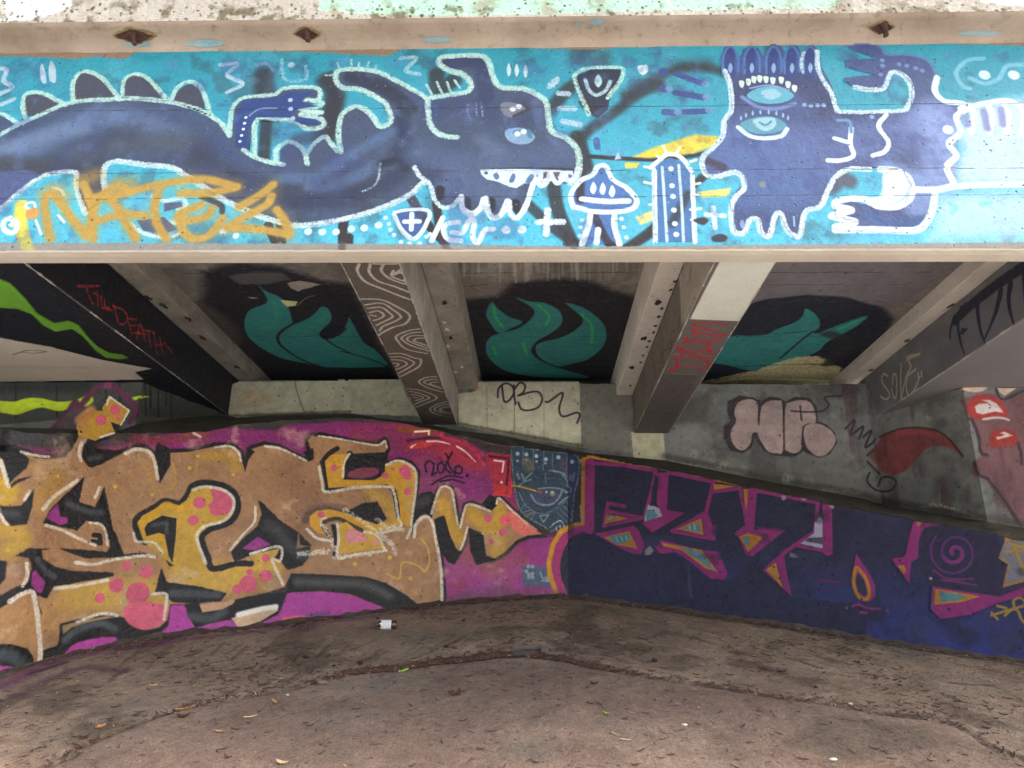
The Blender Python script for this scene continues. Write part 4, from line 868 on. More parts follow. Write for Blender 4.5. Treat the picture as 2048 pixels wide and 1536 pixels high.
# ================================================================== PAINT: low wall, right part (navy and pink lettering)
B_ = Canvas('right_low_wall', WR.hit, 0.0, 4.2, -0.75, 1.45, 0.004, 0.0033, seed=37)
def paint_right():
    c = B_
    A, B = c.grid(); zt = 0.95 - 0.16 * A; t = np.clip((B - (0.28 - 0.13 * A)) / 0.55, 0, 1)[..., None]
    c.img[:] = np.array((52, 62, 122), np.float32) * (1 - t) + np.array((38, 38, 58), np.float32) * t
    c.stain((54, 56, 78), 0.05, .6, 100, 71); c.stain((28, 27, 40), 0.2, .5, 60, 72)
    N = (36, 36, 56); Pk = (150, 42, 102); Or = (188, 128, 34); Te = (88, 140, 132)
    c.fill('z9 -300,-100 345,100 360,500 350,600 250,620 150,700 100,900 130,1100 -300,1200', (56, 48, 42), 3)
    c.fill('z9 -400,640 150,640 170,700 140,860 160,1000 190,1050 -400,1060', (118, 52, 82), 8)
    c.fill('z9 -400,100 345,100 345,620 200,690 -400,640', (52, 46, 44), 3); paint_face(c); paint_corner(c)
    c.stroke('z9 345,500 350,560 358,600', 7, (170, 164, 156), 3, dry=.5)
    for q in ('z9 362,240 360,500 372,610 290,622 220,655 168,740 145,850 152,930 195,1035', 'z9 350,222 400,190 600,222 800,262 830,285 1000,300 1160,345', 'z9 1160,352 1330,378 1400,392 1700,440 1830,478 2100,520'): c.stroke(q, 11, Or, 3, sm=0)
    c.fill('z9 375,225 800,268 1160,345 1340,380 1400,395 1800,470 2100,505 2100,640 1900,800 1300,700 400,660', N, 2)
    c.stroke('z9 398,235 396,640', 21, Pk, 2, sm=0)
    c.stroke('z9 400,640 330,645 260,685 212,760 192,850 200,940 236,1040', 16, Pk, 2)
    c.fill('z9 300,680 360,655 440,690 560,760 700,800 900,790 1100,920 1250,960 1400,820 1500,900 1640,1060 2100,1100 2100,1500 260,1500 220,900 240,760', (38, 38, 62), 6)
    c.stroke('z9 400,232 620,250 805,282 780,400 735,560', 8, Pk, 2, sm=0); c.stroke('z9 612,500 510,480 485,620 720,570 500,530', 8, Pk, 2, sm=0)
    c.fill('z9 500,545 645,572 700,560 720,580 500,625 478,625', Pk, 2); c.fill('z9 490,608 500,545 640,573', Or, 1.5); c.fill('z9 505,585 515,555 575,565', (160, 160, 130), 2)
    c.fill('z9 430,668 670,618 700,650 735,740 715,792 670,795 560,745', Pk, 2); c.fill('z9 482,690 640,652 660,690 692,762 560,735', Or, 1.5); c.fill('z9 510,690 635,665 650,710 560,735', Te, 2); c.stroke('z9 560,690 570,715|z9 590,685 600,712|z9 620,680 628,705', 3, (150, 176, 166), 1.5)
    # second letter
    c.fill('z9 755,490 800,500 880,545 740,612 732,585', (176, 178, 168), 2); c.fill('z9 745,515 790,525 820,560 745,605', Te, 2)
    c.fill('z9 812,292 884,292 872,520 985,540 780,662 718,600 845,560 808,480', Pk, 2); c.fill('z9 820,330 806,480 770,500 780,400 800,300', N, 2)
    c.stroke('z9 884,292 1160,350 1112,540 1135,600 1162,700 905,652 1105,545', 8, Pk, 2, sm=0); c.fill('z9 930,640 1085,572 1097,676', Or, 1.5); c.fill('z9 965,638 1068,598 1080,660', Te, 2); c.stroke('z9 1010,620 1015,642|z9 1040,612 1045,640', 3, (160, 184, 172), 1.5)
    c.fill('z9 1040,560 1120,520 1130,560 1140,600 1165,700 1050,670 1100,680 1088,570', Pk, 2)
    c.fill('z9 760,700 830,790 930,785 1010,835 1140,945 1225,952 1245,910 1190,780 1060,762 860,712 825,705 835,735 800,745', Pk, 2.5); c.fill('z9 838,722 960,745 1085,768 1185,905 1105,880 960,768 850,745', Or, 1.5); c.fill('z9 950,752 1080,778 1165,895 1120,870 1040,810', Te, 2, rough=1)
    c.fill('z9 735,770 770,740 790,770 770,800 740,800', (138, 130, 120), 2, rough=2)
    # third and fourth letters
    c.stroke('z9 1150,412 1320,390 1345,500 1366,620 1302,668', 8, Pk, 2, sm=0); c.fill('z9 1158,362 1300,376 1160,402', Or, 2); c.fill('z9 1340,392 1405,398 1370,470 1358,540', Or, 2)
    c.stroke('z9 1398,408 1380,645', 17, Pk, 2, sm=0); c.stroke('z9 1400,402 1600,440 1800,478 1780,655 1600,780 1480,885', 7, Pk, 2, sm=0)
    c.fill('z9 1302,672 1370,645 1480,640 1590,652 1400,808 1360,800', Pk, 2); c.fill('z9 1315,685 1370,665 1468,690 1370,782', Or, 1.5); c.fill('z9 1335,690 1375,685 1380,735 1355,745', Te, 2)
    c.fill('z9 1440,640 1560,640 1585,655 1500,720 1470,690 1480,660', Pk, 2); c.stroke('z9 1430,632 1590,650', 5, (110, 36, 84), 3)
    c.fill('z9 1775,665 1780,600 1810,562 1832,580 1838,762 1690,730', (178, 180, 174), 2); c.fill('z9 1740,695 1830,690 1835,735 1720,715', (82, 82, 80), 3)
    c.stroke('z9 1856,505 1860,775', 18, Pk, 2, sm=0); c.stroke('z9 1650,738 1880,780', 7, Pk, 2, sm=0); c.fill('z9 1460,892 1592,790 1600,870 1640,1055', Pk, 2); c.fill('z9 1480,890 1540,845 1582,1000', (196, 140, 40), 1.5)
    c.stroke('z9 1165,620 1160,670', 6, (96, 40, 92), 3); c.stroke('z9 1840,955 1940,968', 4, (96, 40, 92), 3, a=.8)
    c.stroke('z9 1005,870 1010,960 1020,1050', 6, (76, 78, 100), 5, a=.7, rough=2)
    # drop, arrow, spiral
    c.fill('z10 725,705 760,760 820,850 856,930 855,1000 815,1035 760,1025 705,950 696,850', Pk, 2); c.stroke('z10 722,805 705,880 715,950 750,1010 800,1015 812,960 790,880 740,810 722,805', 6.5, Or, 1.8); c.fill('z10 735,840 780,890 800,980 780,1000 740,970 722,900', (40, 44, 58), 2)
    c.stroke('z10 700,1065 740,1055 800,1078 885,1085|z10 755,1108 800,1112', 4.5, Pk, 2); c.dots('z10 660,1078 938,1097 1240,862 1595,940', 2.6, Pk, 1.5); c.stroke('z10 460,885 620,905', 4, (104, 36, 84), 3)
    c.fill('z10 1115,488 1230,500 1300,512 1190,535 1150,620 1145,740 1100,765 1085,918 1040,850 962,740 1040,732 1060,715 1080,600', Pk, 2); c.fill('z10 1130,490 1180,492 1145,525', Or, 1.5); c.fill('z10 1005,790 1050,785 1065,820 1050,848', Or, 1.5)
    c.fill('z10 1170,560 1240,520 1690,580 1700,700 1720,1000 1550,980 1230,930 1160,800', (40, 34, 56), 8)
    sp_ = []
    for i in range(46):
        th = i / 45 * 4.4 * math.pi + 2.6; r = 18 + 152 * (i / 45) ** 1.15
        sp_.append((1500 + (1395 + r * math.cos(th)) / 3.414, 900 + (700 + r * math.sin(th) * 1.0) / 3.414))
    c.stroke(sp_[:22], 7, (134, 44, 108), 2.5); c.stroke(sp_[20:], 4, (98, 40, 100), 2.5)
    c.stroke('z10 1305,888 1400,898 1545,925|z10 1250,820 1350,880 1520,878', 4, (126, 42, 100), 2.5, a=.8)
    c.fill('z10 1245,930 1450,965 1700,1000 1871,930 2200,850 2200,960 1871,1000 1700,1040 1500,1125 1300,1155 1235,1090', Pk, 2); c.fill('z10 1262,948 1400,970 1575,1000 1440,1040 1255,1058', Or, 1.5); c.fill('z10 1295,965 1430,985 1480,1005 1400,1030 1300,1035', Te, 2, rough=1.2)
    c.fill('z10 1690,580 1735,585 1740,620 1695,740 1760,780 1725,940 1871,900 2200,850 2200,560', Or, 2); c.fill('z10 1748,620 2200,640 2200,860 1871,890 1742,915 1765,780 1700,720', (126, 124, 116), 4, rough=2)
    c.stroke('z10 1750,690 1871,690|z10 1800,650 1871,830|z10 1780,640 1871,665', 5, (176, 140, 50), 2)
    c.stroke('z10 1650,1110 1690,1155|z10 1650,1130 1740,1100 1800,1080 1800,1030 1840,1010 1871,1030 1871,1060 1800,1085|z10 1740,1130 1790,1090 1830,1100 1850,1150 1871,1180|z10 1690,1065 1750,1080', 4.5, (176, 140, 50), 2)
    c.fill('z10 270,700 300,705 330,730 300,740 270,730', (120, 118, 110), 2, rough=2); c.dots('z10 1232,878', 2.5, (190, 190, 190), 1.5)
    for q in ('z10 230,325', 'z10 365,330', 'z10 555,385'): c.dots(q, 5, (176, 140, 140), 2, rough=2)
    # dark strip under the ledge
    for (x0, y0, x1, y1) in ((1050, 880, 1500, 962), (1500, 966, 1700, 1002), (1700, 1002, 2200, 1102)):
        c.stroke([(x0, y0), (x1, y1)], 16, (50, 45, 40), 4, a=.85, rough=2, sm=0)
    c.stain((30, 30, 36), 0.3, .4, 30, 73); c.specks(500, (22, 22, 28), .002, .006, .7, seed=10); c.specks(300, (120, 122, 140), .001, .003, .5, seed=12)
    c.mottle(.12, 50, 74); c.mottle(.08, 7, 75)
    c.hgt += .10 * c.nm + 0.04 * c.nf
paint_left(); paint_right()

# ================================================================== PAINT: abutment wall behind
U_ = Canvas('abutment', UP.hit, 0.4, 12.0, 0.35, 2.1, 0.006, 0.0037, seed=51)
def paint_abut():
    c = U_
    c.img[:] = (86, 85, 80)
    c.stain((58, 56, 52), 0.0, .7, 60, 81); c.stain((98, 98, 88), 0.2, .5, 40, 82); c.stain((48, 46, 42), 0.15, .6, 50, 83, stretch=3)
    # dark left end with the lime wave
    c.fill('z4 -2500,700 1330,700 1335,1045 1200,1100 -2500,1300', (50, 52, 46), 2)
    c.stroke('z4 -400,840 100,845 500,850', 30, (30, 32, 28), 20, a=.8)
    c.fill('z4 -300,1010 0,1150 400,1150 700,1000 1000,1100 -300,1200', (50, 60, 40), 12, a=.5)
    for x in (850, 878, 925, 970, 1000, 880, 330, 620, 90, 700): c.stroke(f'z4 {x},830 {x+3},{930 + (x * 7) % 130}', 3.2, (20, 20, 18), 2, a=.85)
    lime = 'z4 -200,930 0,940 80,945 160,925 240,925 340,945 440,935 530,905 540,960 430,985 340,1000 250,980 180,995 100,1022 0,1010 -200,1000'
    c.LIME = lime
    c.fill(lime, (146, 164, 34), 2.5, sm=1); c.fill('z4 750,925 860,912 880,916 800,935 750,945', (150, 168, 40), 2)
    # purple haze and arrowhead of the tan lettering
    c.stroke('z4 300,1120 400,1010 440,950 470,970 550,880 630,845 720,900 790,980 800,1010 760,1060', 13, (76, 38, 56), 6, rough=1.5); c.stroke('z4 630,850 640,830', 16, (98, 46, 72), 8)
    c.fill('z4 330,1080 420,990 500,980 620,900 560,960 540,1020 450,1120 340,1120', (70, 60, 62), 4)
    c.fill('z4 450,1060 530,995 590,1000 635,912 758,1000 700,1085 660,1070 680,1100 640,1130 540,1145 480,1140', (170, 132, 52), 2); c.stroke('z4 470,1050 530,1000', 20, (160, 112, 66), 10)
    c.dots('z4 671,995', 9.5, PNK, 1.5); c.dots('z4 590,1055', 9.5, PNK, 1.5); c.dots('z4 686,1047', 4, PNK, 1.5); c.stroke('z4 620,965 640,918 752,1000 705,1080', 4, WL_W, 1.5, sm=0)
    # primer rectangles
    Be = (134, 128, 106)
    c.fill('z4 1345,850 1400,825 1600,828 2048,820 z5 60,820 440,815 470,900 560,1030 200,1020 -100,1010 z4 1800,1010 1600,1020 1400,1045 1335,1035', Be, 2, rough=2)
    c.fill('z5 780,900 880,885 890,830 1200,832 1490,828 1500,1215 1300,1180 1100,1145 780,1085', (140, 134, 112), 2, rough=1.5)
    c.fill('z5 1490,828 1680,850 1790,930 1800,1250 1500,1215', (88, 84, 74), 2); c.fill('z6 150,925 305,930 318,1075 160,1052', (136, 130, 104), 2, rough=2)
    c.stroke('z5 1107,960 1107,1140', 2, (80, 76, 62), 1.5); c.stroke('z5 945,850 950,1100|z5 1280,850 1282,1180|z5 1620,850 1622,1230', 1.6, (96, 90, 76), 1.5, a=.7)
    c.stroke('z4 1680,720 1745,790 1730,850 1780,1000 1830,1050 1850,1130', 1.6, (70, 58, 44), 1.2); c.stroke('z4 1450,900 1500,940 1560,930', 20, (150, 112, 84), 18, a=.5)
    c.dots('z5 885,865', 5, (190, 70, 40), 2)
    for a_, b_ in (('z5 780,1075', 'z5 1500,1205'), ('z4 1340,1030', 'z4 2048,1005')):
        c.stroke(a_ + ' ' + b_, 7, (60, 56, 40), 7, sm=0, a=.8, rough=3)
    # looping tag
    T = (40, 24, 34); k = dict(soft=1.8)
    c.stroke('z5 1010,920 1015,870 1050,840 1090,850 1105,890 1080,935 1050,945 1040,900 1035,850|z5 1105,850 1108,920 1115,960|z5 1110,870 1140,835 1170,850 1160,890 1130,910 1200,890 1250,890 1270,930 1250,975 1200,995 1150,990 1130,950|z5 1290,945 1310,945 1380,895 1390,910 1370,980 1380,1025 1410,1030 1470,1010 1490,1025 1475,1070', 4, T, **k)
    # bubble letters
    c.NR = 'z6 640,800 680,760 760,755 800,760 850,760 890,780 950,760 1010,765 1045,820 1055,880 1100,890 1140,930 1135,1000 1090,1045 1040,1045 990,1020 930,1040 880,1030 820,1035 770,1010 735,975 710,1020 660,1030 620,990 605,940 620,890'
    O = (40, 34, 36)
    c.fill('d1 172,200 250,160 340,175 382,200 440,165 500,175 537,200 600,168 690,175 735,230 745,320 800,345 850,395 865,460 820,530 750,555 690,530 650,512 600,545 530,545 450,535 400,510 342,425 325,490 270,525 190,510 150,430 150,350 190,320 170,260', O, 4, rough=1)
    Fi = (122, 104, 98)
    for q in ('290,185 345,192 368,240 364,330 378,392 332,398 318,462 275,505 230,495 196,440 195,380 226,325 215,270 235,210', '386,240 430,197 490,192 518,222 523,500 480,525 430,515 396,470 364,408 374,340', '537,240 572,202 640,190 695,205 724,260 728,330 680,338 650,362 640,490 600,525 547,510 531,470', '656,362 720,337 790,356 843,402 853,460 800,530 742,544 690,510 662,460'):
        c.fill('d1 ' + q, Fi, 2, sm=1)
    m = np.zeros((c.H, c.W), np.float32)
    for i in range(26):
        x = 640 + i * 20; c.stroke(f'z6 {x},{780 if x < 1040 else 900} {x-34},{815 if x < 1040 else 935}|z6 {x+4},{860} {x-30},{892}|z6 {x},{940} {x-34},{972}', 1.6, (92, 78, 76), 2, a=.55) if x < 1130 else None
    c.stroke('d1 372,190 368,330|d1 526,200 530,500|d1 650,360 642,470', 3.4, O, 1.8)
    c.stroke('z6 965,800 972,870|z6 920,825 1000,830 1070,825 1105,795 1085,760 1165,750', 3.5, O, 1.6)
    c.stroke('z6 1185,910 1230,870 1210,940 1270,900 1250,960|z6 1270,950 1310,920 1280,1000 1330,960|z6 1290,1040 1340,990 1370,1010|z6 1290,1070 1330,1110 1350,1130|z6 1300,1125 1290,1165 1330,1205 1400,1210 1430,1170 1400,1145 1360,1150 1340,1190', 4, (34, 30, 32), 2.5)
    # red horn
    c.HORN = 'd1 1125,460 1160,405 1250,376 1400,370 1480,385 1560,420 1625,482 1667,550 1600,502 1510,478 1430,496 1370,560 1315,622 1230,662 1165,650 1115,600 1092,520'
    c.fill(c.HORN, (96, 48, 48), 4, sm=1); c.stroke('z6 1350,950 1450,912 1560,908 1660,940 1750,1045', 3.5, (42, 32, 32), 3); c.stroke('z6 1440,930 1540,925 1600,940', 9, (114, 52, 52), 8); c.dots('z6 1360,1030 1330,1040', 14, (70, 44, 42), 10, a=.7)
    # dark red mask with light windows at the right
    c.MASK = 'c3 320,280 400,240 520,215 600,210 700,260 760,250 894,215 1500,200 1500,1700 880,1440 700,1200 560,1000 430,950 420,850 500,790 500,700 470,570 400,440 350,370'
    c.fill(c.MASK, (84, 54, 56), 6, a=.85, rough=2); c.stain((60, 40, 42), 0.2, .5, 24, 84, stretch=4, region=(c.grid()[0] > 8.6).astype(np.float32))
    c.stroke('c3 420,440 480,600 500,740 560,770|c3 640,170 660,230 720,260 894,180|c3 560,980 700,1160 860,1400|c3 440,830 480,940 560,980|c3 830,640 860,740 870,850', 5, (40, 30, 34), 4, a=.85, rough=1)
    c.fill('c3 385,300 450,230 540,220 640,250 710,320 750,410 700,420 620,410 520,440 440,440 390,380', (116, 40, 38), 4, sm=1)
    c.fill('c3 445,330 480,305 560,300 600,330 560,290 500,268 580,270 640,300 680,350 705,385 620,375 520,400 460,385', (150, 138, 132), 2.5); c.stroke('c3 520,445 620,430 700,435 750,450', 4, (150, 134, 126), 2)
    c.fill('c3 580,640 600,560 680,530 780,550 840,620 810,670 700,690 600,700', (112, 38, 32), 9, sm=1); c.fill('c3 635,605 680,600 720,580 670,570 710,555 790,592 720,610 650,628', (156, 142, 134), 2.5)
    c.fill('c3 300,185 350,150 560,155 520,190 440,200', (150, 126, 108), 2); c.fill('c3 650,160 830,160 720,230 670,200', (150, 126, 108), 2)
    # lime crust, a dark band and drips near the foot
    for q in ('z6 1540,1290 1640,1285 1740,1310 1840,1345', 'z6 380,1085 500,1090 600,1110 700,1125', 'z6 1060,1200 1250,1225'): c.stroke(q, 7, (142, 138, 118), 3, rough=3, dry=.6)
    c.stroke('z6 1640,1180 1640,1290', 3, (100, 98, 86), 3, a=.6, dry=.8)
    c.stroke('p 1330,912 1531,955 1717,988 1957,1034 2300,1100', 14, (48, 46, 40), 12, a=.7, rough=2, sm=0)
    for q in ('z6 450,1030', 'z6 590,1080', 'z6 900,1150', 'z6 1580,870'): c.dots(q, 10, (120, 122, 94), 6, a=.5, rough=6, dry=.9)
    c.specks(1600, (34, 32, 28), .0015, .006, .7, seed=14); c.specks(600, (140, 138, 124), .0015, .004, .4, seed=15)
    c.mottle(.12, 40, 85); c.mottle(.12, 6, 86); c.hgt += .14 * c.nm + .06 * c.nf
paint_abut()

# ================================================================== PAINT: deck soffit with the three leaf-flames
S_ = Canvas('soffit', on_z(2.16), -2.75, 3.0, 2.7, 6.6, 0.006, 0.0033, seed=57)
def paint_soffit():
    c = S_
    c.img[:] = (92, 80, 72)
    c.stain((74, 64, 58), 0.0, .6, 60, 91); c.stain((116, 104, 94), 0.22, .5, 40, 92)
    K = (30, 26, 28)
    # bay 1
    c.fill('z4 940,700 1200,300 1180,180 1400,130 1650,160 1850,230 2300,300 z5 180,310 420,800 450,830 z4 1300,830 1100,830', K, 34, rough=7)
    c.fill('z4 1340,210 1500,180 1650,190 1700,230 1560,260 1400,260', (86, 76, 70), 8, a=.6, rough=4)
    c.stroke('z4 1150,380 1300,480 1350,600 1250,700', 44, (70, 58, 48), 40, a=.7)
    # bay 2
    c.fill('z5 800,350 1000,330 1100,250 1400,225 1550,240 1700,300 1900,360 1720,820 880,830', K, 30, rough=6)
    # bay 3
    c.fill('z6 640,300 800,285 1000,262 1200,275 1350,310 1420,380 1300,600 1100,730 400,730', (28, 27, 33), 20, rough=3)
    c.fill('z6 620,105 1800,90 1420,330 1300,310 1180,270 1000,262 800,285 660,330', (84, 74, 72), 8)
    TE = (40, 90, 84); TG = (44, 104, 68)
    c.FL1 = 'z4 1510,262 1560,300 1640,335 1690,400 1710,470 1720,490 1800,460 1850,420 1880,390 1920,400 1940,440 1930,480 1870,545 1900,580 1980,560 2048,500 z5 60,555 110,520 135,470 140,450 180,520 230,600 290,640 340,690 362,735 250,745 100,745 0,742 z4 1900,740 1800,722 1650,690 1530,630 1450,560 1430,480 1460,410 1560,365 1545,310'
    c.fill(c.FL1, TE, 2.5, sm=1)
    c.stroke('z4 1715,488 1650,530 1625,570 1650,620 1750,690 1860,735', 7, K, 2.5); c.stroke('z4 1870,548 1950,610 2048,660 z5 100,650 250,690 360,735', 6, K, 2.5)
    c.stroke('z4 1600,360 1620,440 1590,500 1500,520|z4 1900,420 1880,480 1700,550|z5 130,500 150,580', 7, TG, 5, a=.7)
    c.FL2A = 'z5 975,362 1010,400 1080,450 1155,478 1100,510 1015,540 970,490 942,430'
    c.FL2B = 'z5 1118,338 1200,358 1290,370 1360,405 1388,450 1375,500 1310,550 1240,590 1205,640 1225,680 1290,720 1400,760 1545,802 1400,805 1200,795 1050,760 960,690 940,620 965,570 1030,540 1120,520 1195,470 1225,420 1190,380'
    c.FL2C = 'z5 1408,368 1500,390 1580,440 1635,500 1645,580 1600,650 1530,700 1450,720 1380,738 1310,720 1250,680 1232,630 1260,600 1380,570 1470,520 1510,470 1470,420'
    for q in (c.FL2A, c.FL2B, c.FL2C): c.fill(q, TE, 2.5, sm=1)
    c.stroke('z5 985,390 1000,450 1040,510|z5 1250,380 1310,440 1290,500|z5 1160,600 1180,670|z5 1500,430 1560,500 1560,600|z5 985,620 1000,670', 6, (48, 132, 60), 4, a=.8)
    c.FL3 = 'z6 990,332 1030,350 1060,390 1055,425 1030,440 1050,450 1150,410 1290,365 1230,420 1100,490 1060,530 1010,555 900,600 820,622 720,628 620,605 540,590 500,560 620,470 720,462 800,455 850,430 930,400 975,370'
    c.fill(c.FL3, TE, 3, sm=1); c.stroke('z6 1025,440 950,500 870,570', 6, K, 3); c.stroke('z6 700,440 820,450 1000,440', 5, (40, 36, 34), 3, rough=4, dry=.6); c.stroke('z6 1150,430 1240,390', 7, (40, 124, 64), 5)
    # worn ochre paint plus painted-in light at the wall end of bay 3
    c.fill('z6 420,735 450,690 700,640 760,625 850,590 950,560 1060,560 1170,620 1150,720', (170, 148, 104), 10, a=.9, rough=6, dry=.7)
    c.stroke('z6 470,700 700,670 1100,680', 12, (196, 176, 126), 6, rough=3, dry=.5); c.stroke('z6 600,615 900,600 1180,603', 3, (24, 22, 20), 2, rough=2); c.stroke('z6 500,690 1130,712', 3, (60, 50, 36), 2, rough=2)
    c.stroke('z6 1100,450 1200,500 1100,600', 30, (36, 32, 32), 16, a=.8)
    # lime weep marks near the girder
    r = random.Random(5)
    for i in range(70):
        x = 800 + r.random() * 1080; c.stroke(f'z5 {x:.0f},{130} {x+2:.0f},{165 + r.random() * 90:.0f}', 2 + r.random() * 2.5, (132, 118, 104), 3, a=.25 + r.random() * .35)
    # formwork seams across the bays
    A, B = c.grid()
    for v in (546, 603, 672, 728, 570):
        y = c.f(1100, v)[1]; d = np.abs(B - y - .01 * c.nl)
        l = np.clip(1 - d / .006, 0, 1) * np.clip(.5 + c.nm * 2, 0, 1); c.img *= (1 - .5 * l)[..., None]; c.hgt -= .4 * l
        l2 = np.clip(1 - np.abs(d - .012) / .008, 0, 1) * np.clip(c.nf * 2, 0, 1) * .25; c.img += (120 - c.img) * l2[..., None]
    # flaked concrete
    c.fill('z4 1680,250 1760,240 1880,260 1740,300 1700,280', (120, 104, 92), 2, rough=3); c.fill('z4 1640,350 1740,360 1730,385 1680,392', (150, 140, 96), 2, rough=2); c.stroke('z4 1740,385 1790,340 1840,325', 2, (110, 96, 70), 1.5); c.fill('z4 1440,330 1510,340 1470,345', (130, 116, 104), 2, rough=3)
    c.stroke('z5 560,760 900,780|z5 880,760 930,800', 2, (70, 62, 50), 2, rough=3)
    c.specks(700, (20, 18, 18), .002, .006, .7, seed=16); c.specks(300, (130, 118, 104), .002, .005, .5, seed=17)
    c.mottle(.10, 40, 93); c.mottle(.10, 6, 94); c.hgt += .12 * c.nm
paint_soffit()

# ================================================================== PAINT: beams
LB = Canvas('left_beam_bottom', on_z(1.71), -5.2, -2.44, 2.9, 5.9, 0.007, 0.0028, seed=61)
c = LB; c.img[:] = (15, 15, 20)
c.fill('z4 -3000,400 -700,500 0,570 100,590 300,625 600,700 890,752 790,772 840,815 600,822 0,828 -3000,840', (146, 130, 116), 2, rough=1)
c.fill('z4 -900,150 -300,180 0,225 60,250 150,340 220,430 320,485 400,470 460,495 520,570 570,620 640,660 720,672 752,690 700,697 620,690 560,650 480,560 420,520 320,535 250,500 180,430 100,400 0,395 -300,420 -900,500', (70, 104, 28), 6)
c.stroke('z4 75,670 160,645 270,650 200,660 120,655', 3, (66, 50, 38), 2)
c.stroke('z4 -400,700 0,740 500,745', 20, (136, 118, 104), 16, a=.6); c.mottle(.07, 40, 95); c.specks(150, (70, 60, 54), .002, .005, .6, seed=18)
LS = Canvas('left_beam_side', on_x(-2.465), 2.9, 6.0, 1.70, 2.04, 0.004, 0.003, seed=62)
c = LS; c.img[:] = (27, 26, 29); Rd = (150, 46, 44)
for q in ('z4 455,270 580,270|z4 505,275 530,350 545,375', 'z4 570,300 575,385|z4 545,310 565,312', 'z4 590,325 600,395 640,395|z4 610,345 620,400 655,410', 'z4 665,375 690,480|z4 660,385 720,410 745,450 730,490 700,495',
          'z4 745,460 770,545|z4 745,460 800,465|z4 755,500 800,502|z4 770,545 820,540', 'z4 800,580 820,490 850,590|z4 800,545 850,550', 'z4 830,525 905,540|z4 868,530 880,625', 'z4 900,545 920,665|z4 935,570 955,670|z4 912,615 950,615|z4 960,600 1010,660'):
    c.stroke(q, 4.5, Rd, 2, a=.85, dry=.4)
c.mottle(.15, 30, 96)
CB = Canvas('centre_beam_bottom', on_z(1.64), -0.91, -0.61, 2.95, 5.95, 0.0025, 0.003, seed=63)
c = CB; c.img[:] = (88, 76, 68); Wv = (186, 170, 152)
for q in ('z5 200,140 190,180 230,240 320,280 420,320 500,350|z5 265,140 260,190 310,240 400,270 490,305|z5 340,145 330,180 370,220 440,250 490,262|z5 400,180 390,210 430,230 480,245|z5 440,175 400,205 440,190 470,210|z5 285,140 420,140',
          'z5 220,345 330,350 420,390 495,440 470,490 400,510 340,540 310,560|z5 235,380 330,370 400,410 445,450 400,480 340,505 320,530|z5 250,400 330,395 380,430 395,450 350,475 300,500|z5 262,425 310,415 345,440 320,460 285,470|z5 265,440 295,445',
          'z5 555,520 490,530 420,560 425,590 480,640 600,665|z5 560,540 500,545 450,570 460,590 510,620 610,650|z5 580,560 510,560 480,580 510,600 600,635|z5 595,575 540,575 520,590 560,605 600,620',
          'z5 375,665 450,665 520,690 560,700 550,740 480,780 440,800|z5 385,685 450,685 520,715 500,740 440,775 425,780|z5 390,700 450,705 480,725 450,745 410,760|z5 400,720 430,725 420,740',
          'z5 650,800 590,805 550,830 590,860 650,880 690,890|z5 655,815 600,820 580,835 620,850 680,870|z5 660,830 620,835 620,845 670,860',
          'z5 480,870 560,880 640,910 650,930 580,960 530,980|z5 495,885 560,900 610,925 560,945 520,965|z5 505,905 550,910 575,925 530,940|z5 515,920 545,925',
          'z5 715,945 650,965 615,990 640,1015 700,1030 745,1035|z5 720,960 660,975 640,995 680,1010 740,1020|z5 725,975 680,985 680,1000 735,1010'):
    c.stroke(q, 5.0, Wv, 1.5, rough=.5, dry=.25)
c.mottle(.08, 40, 97); c.specks(160, (60, 50, 44), .001, .003, .6, seed=19); c.stain((60, 52, 46), .1, .6, 50, 98, region=(c.grid()[1] > 5.4).astype(np.float32))
RB = Canvas('right_beam_bottom', on_z(1.58), 0.75, 1.05, 2.95, 5.95, 0.003, 0.003, seed=64)
c = RB; c.img[:] = (98, 86, 80)
c.fill('c6 880,-40 1420,-40 1380,60 1060,522 640,505 890,20', (196, 186, 168), 1.5); c.fill('c6 400,975 720,980 600,1200 420,1500 100,1500', (84, 74, 70), 8)
c.stroke('c6 950,550 840,540 720,540 665,555 780,590 900,630 930,645 880,655 760,625 670,605 700,640 690,665|c6 655,590 690,620|c6 580,655 620,670 590,720|c6 610,690 890,685 820,690 790,770 830,770|c6 590,700 830,718|c6 520,740 580,775|c6 570,750 575,825|c6 540,770 830,768|c6 545,785 700,790 820,810 810,770|c6 490,830 810,850|c6 640,800 800,870 760,930|c6 490,830 525,850 525,930 480,955 475,935 560,910 680,915 765,932', 5, (168, 38, 42), 1.5)
c.stroke('c6 500,972 700,978', 2, (140, 130, 122), 1.5); c.mottle(.05, 40, 99); c.specks(60, (210, 206, 196), .001, .002, .7, seed=20)
RS = Canvas('right_beam_side', on_x(0.77), 2.95, 6.0, 1.575, 1.90, 0.003, 0.003, seed=65)
c = RS; c.img[:] = (84, 76, 66); c.fill('c6 555,200 575,620 660,520 1000,-100 500,-100', (122, 112, 98), 1.5)
c.stain((64, 56, 50), .1, .6, 40, 100)
c.stroke('c6 250,1130 270,1060 290,1090 280,1150|c6 310,1000 330,950 340,1040|c6 370,890 400,870 390,930 370,940|c6 400,830 440,760 460,850|c6 440,740 470,700 490,740 450,760|c6 480,640 510,600 520,640 500,700 480,690|c6 530,570 540,610|c6 555,540 556,560', 2.4, (46, 40, 36), 1.4)
c.mottle(.1, 30, 101)
RRS = Canvas('far_right_beam_side', on_x(2.625), 2.95, 6.1, 1.69, 2.06, 0.003, 0.003, seed=66)
c = RRS; c.img[:] = (74, 70, 68)
c.stain((90, 84, 78), .1, .5, 60, 102)
Dk = (30, 30, 38)
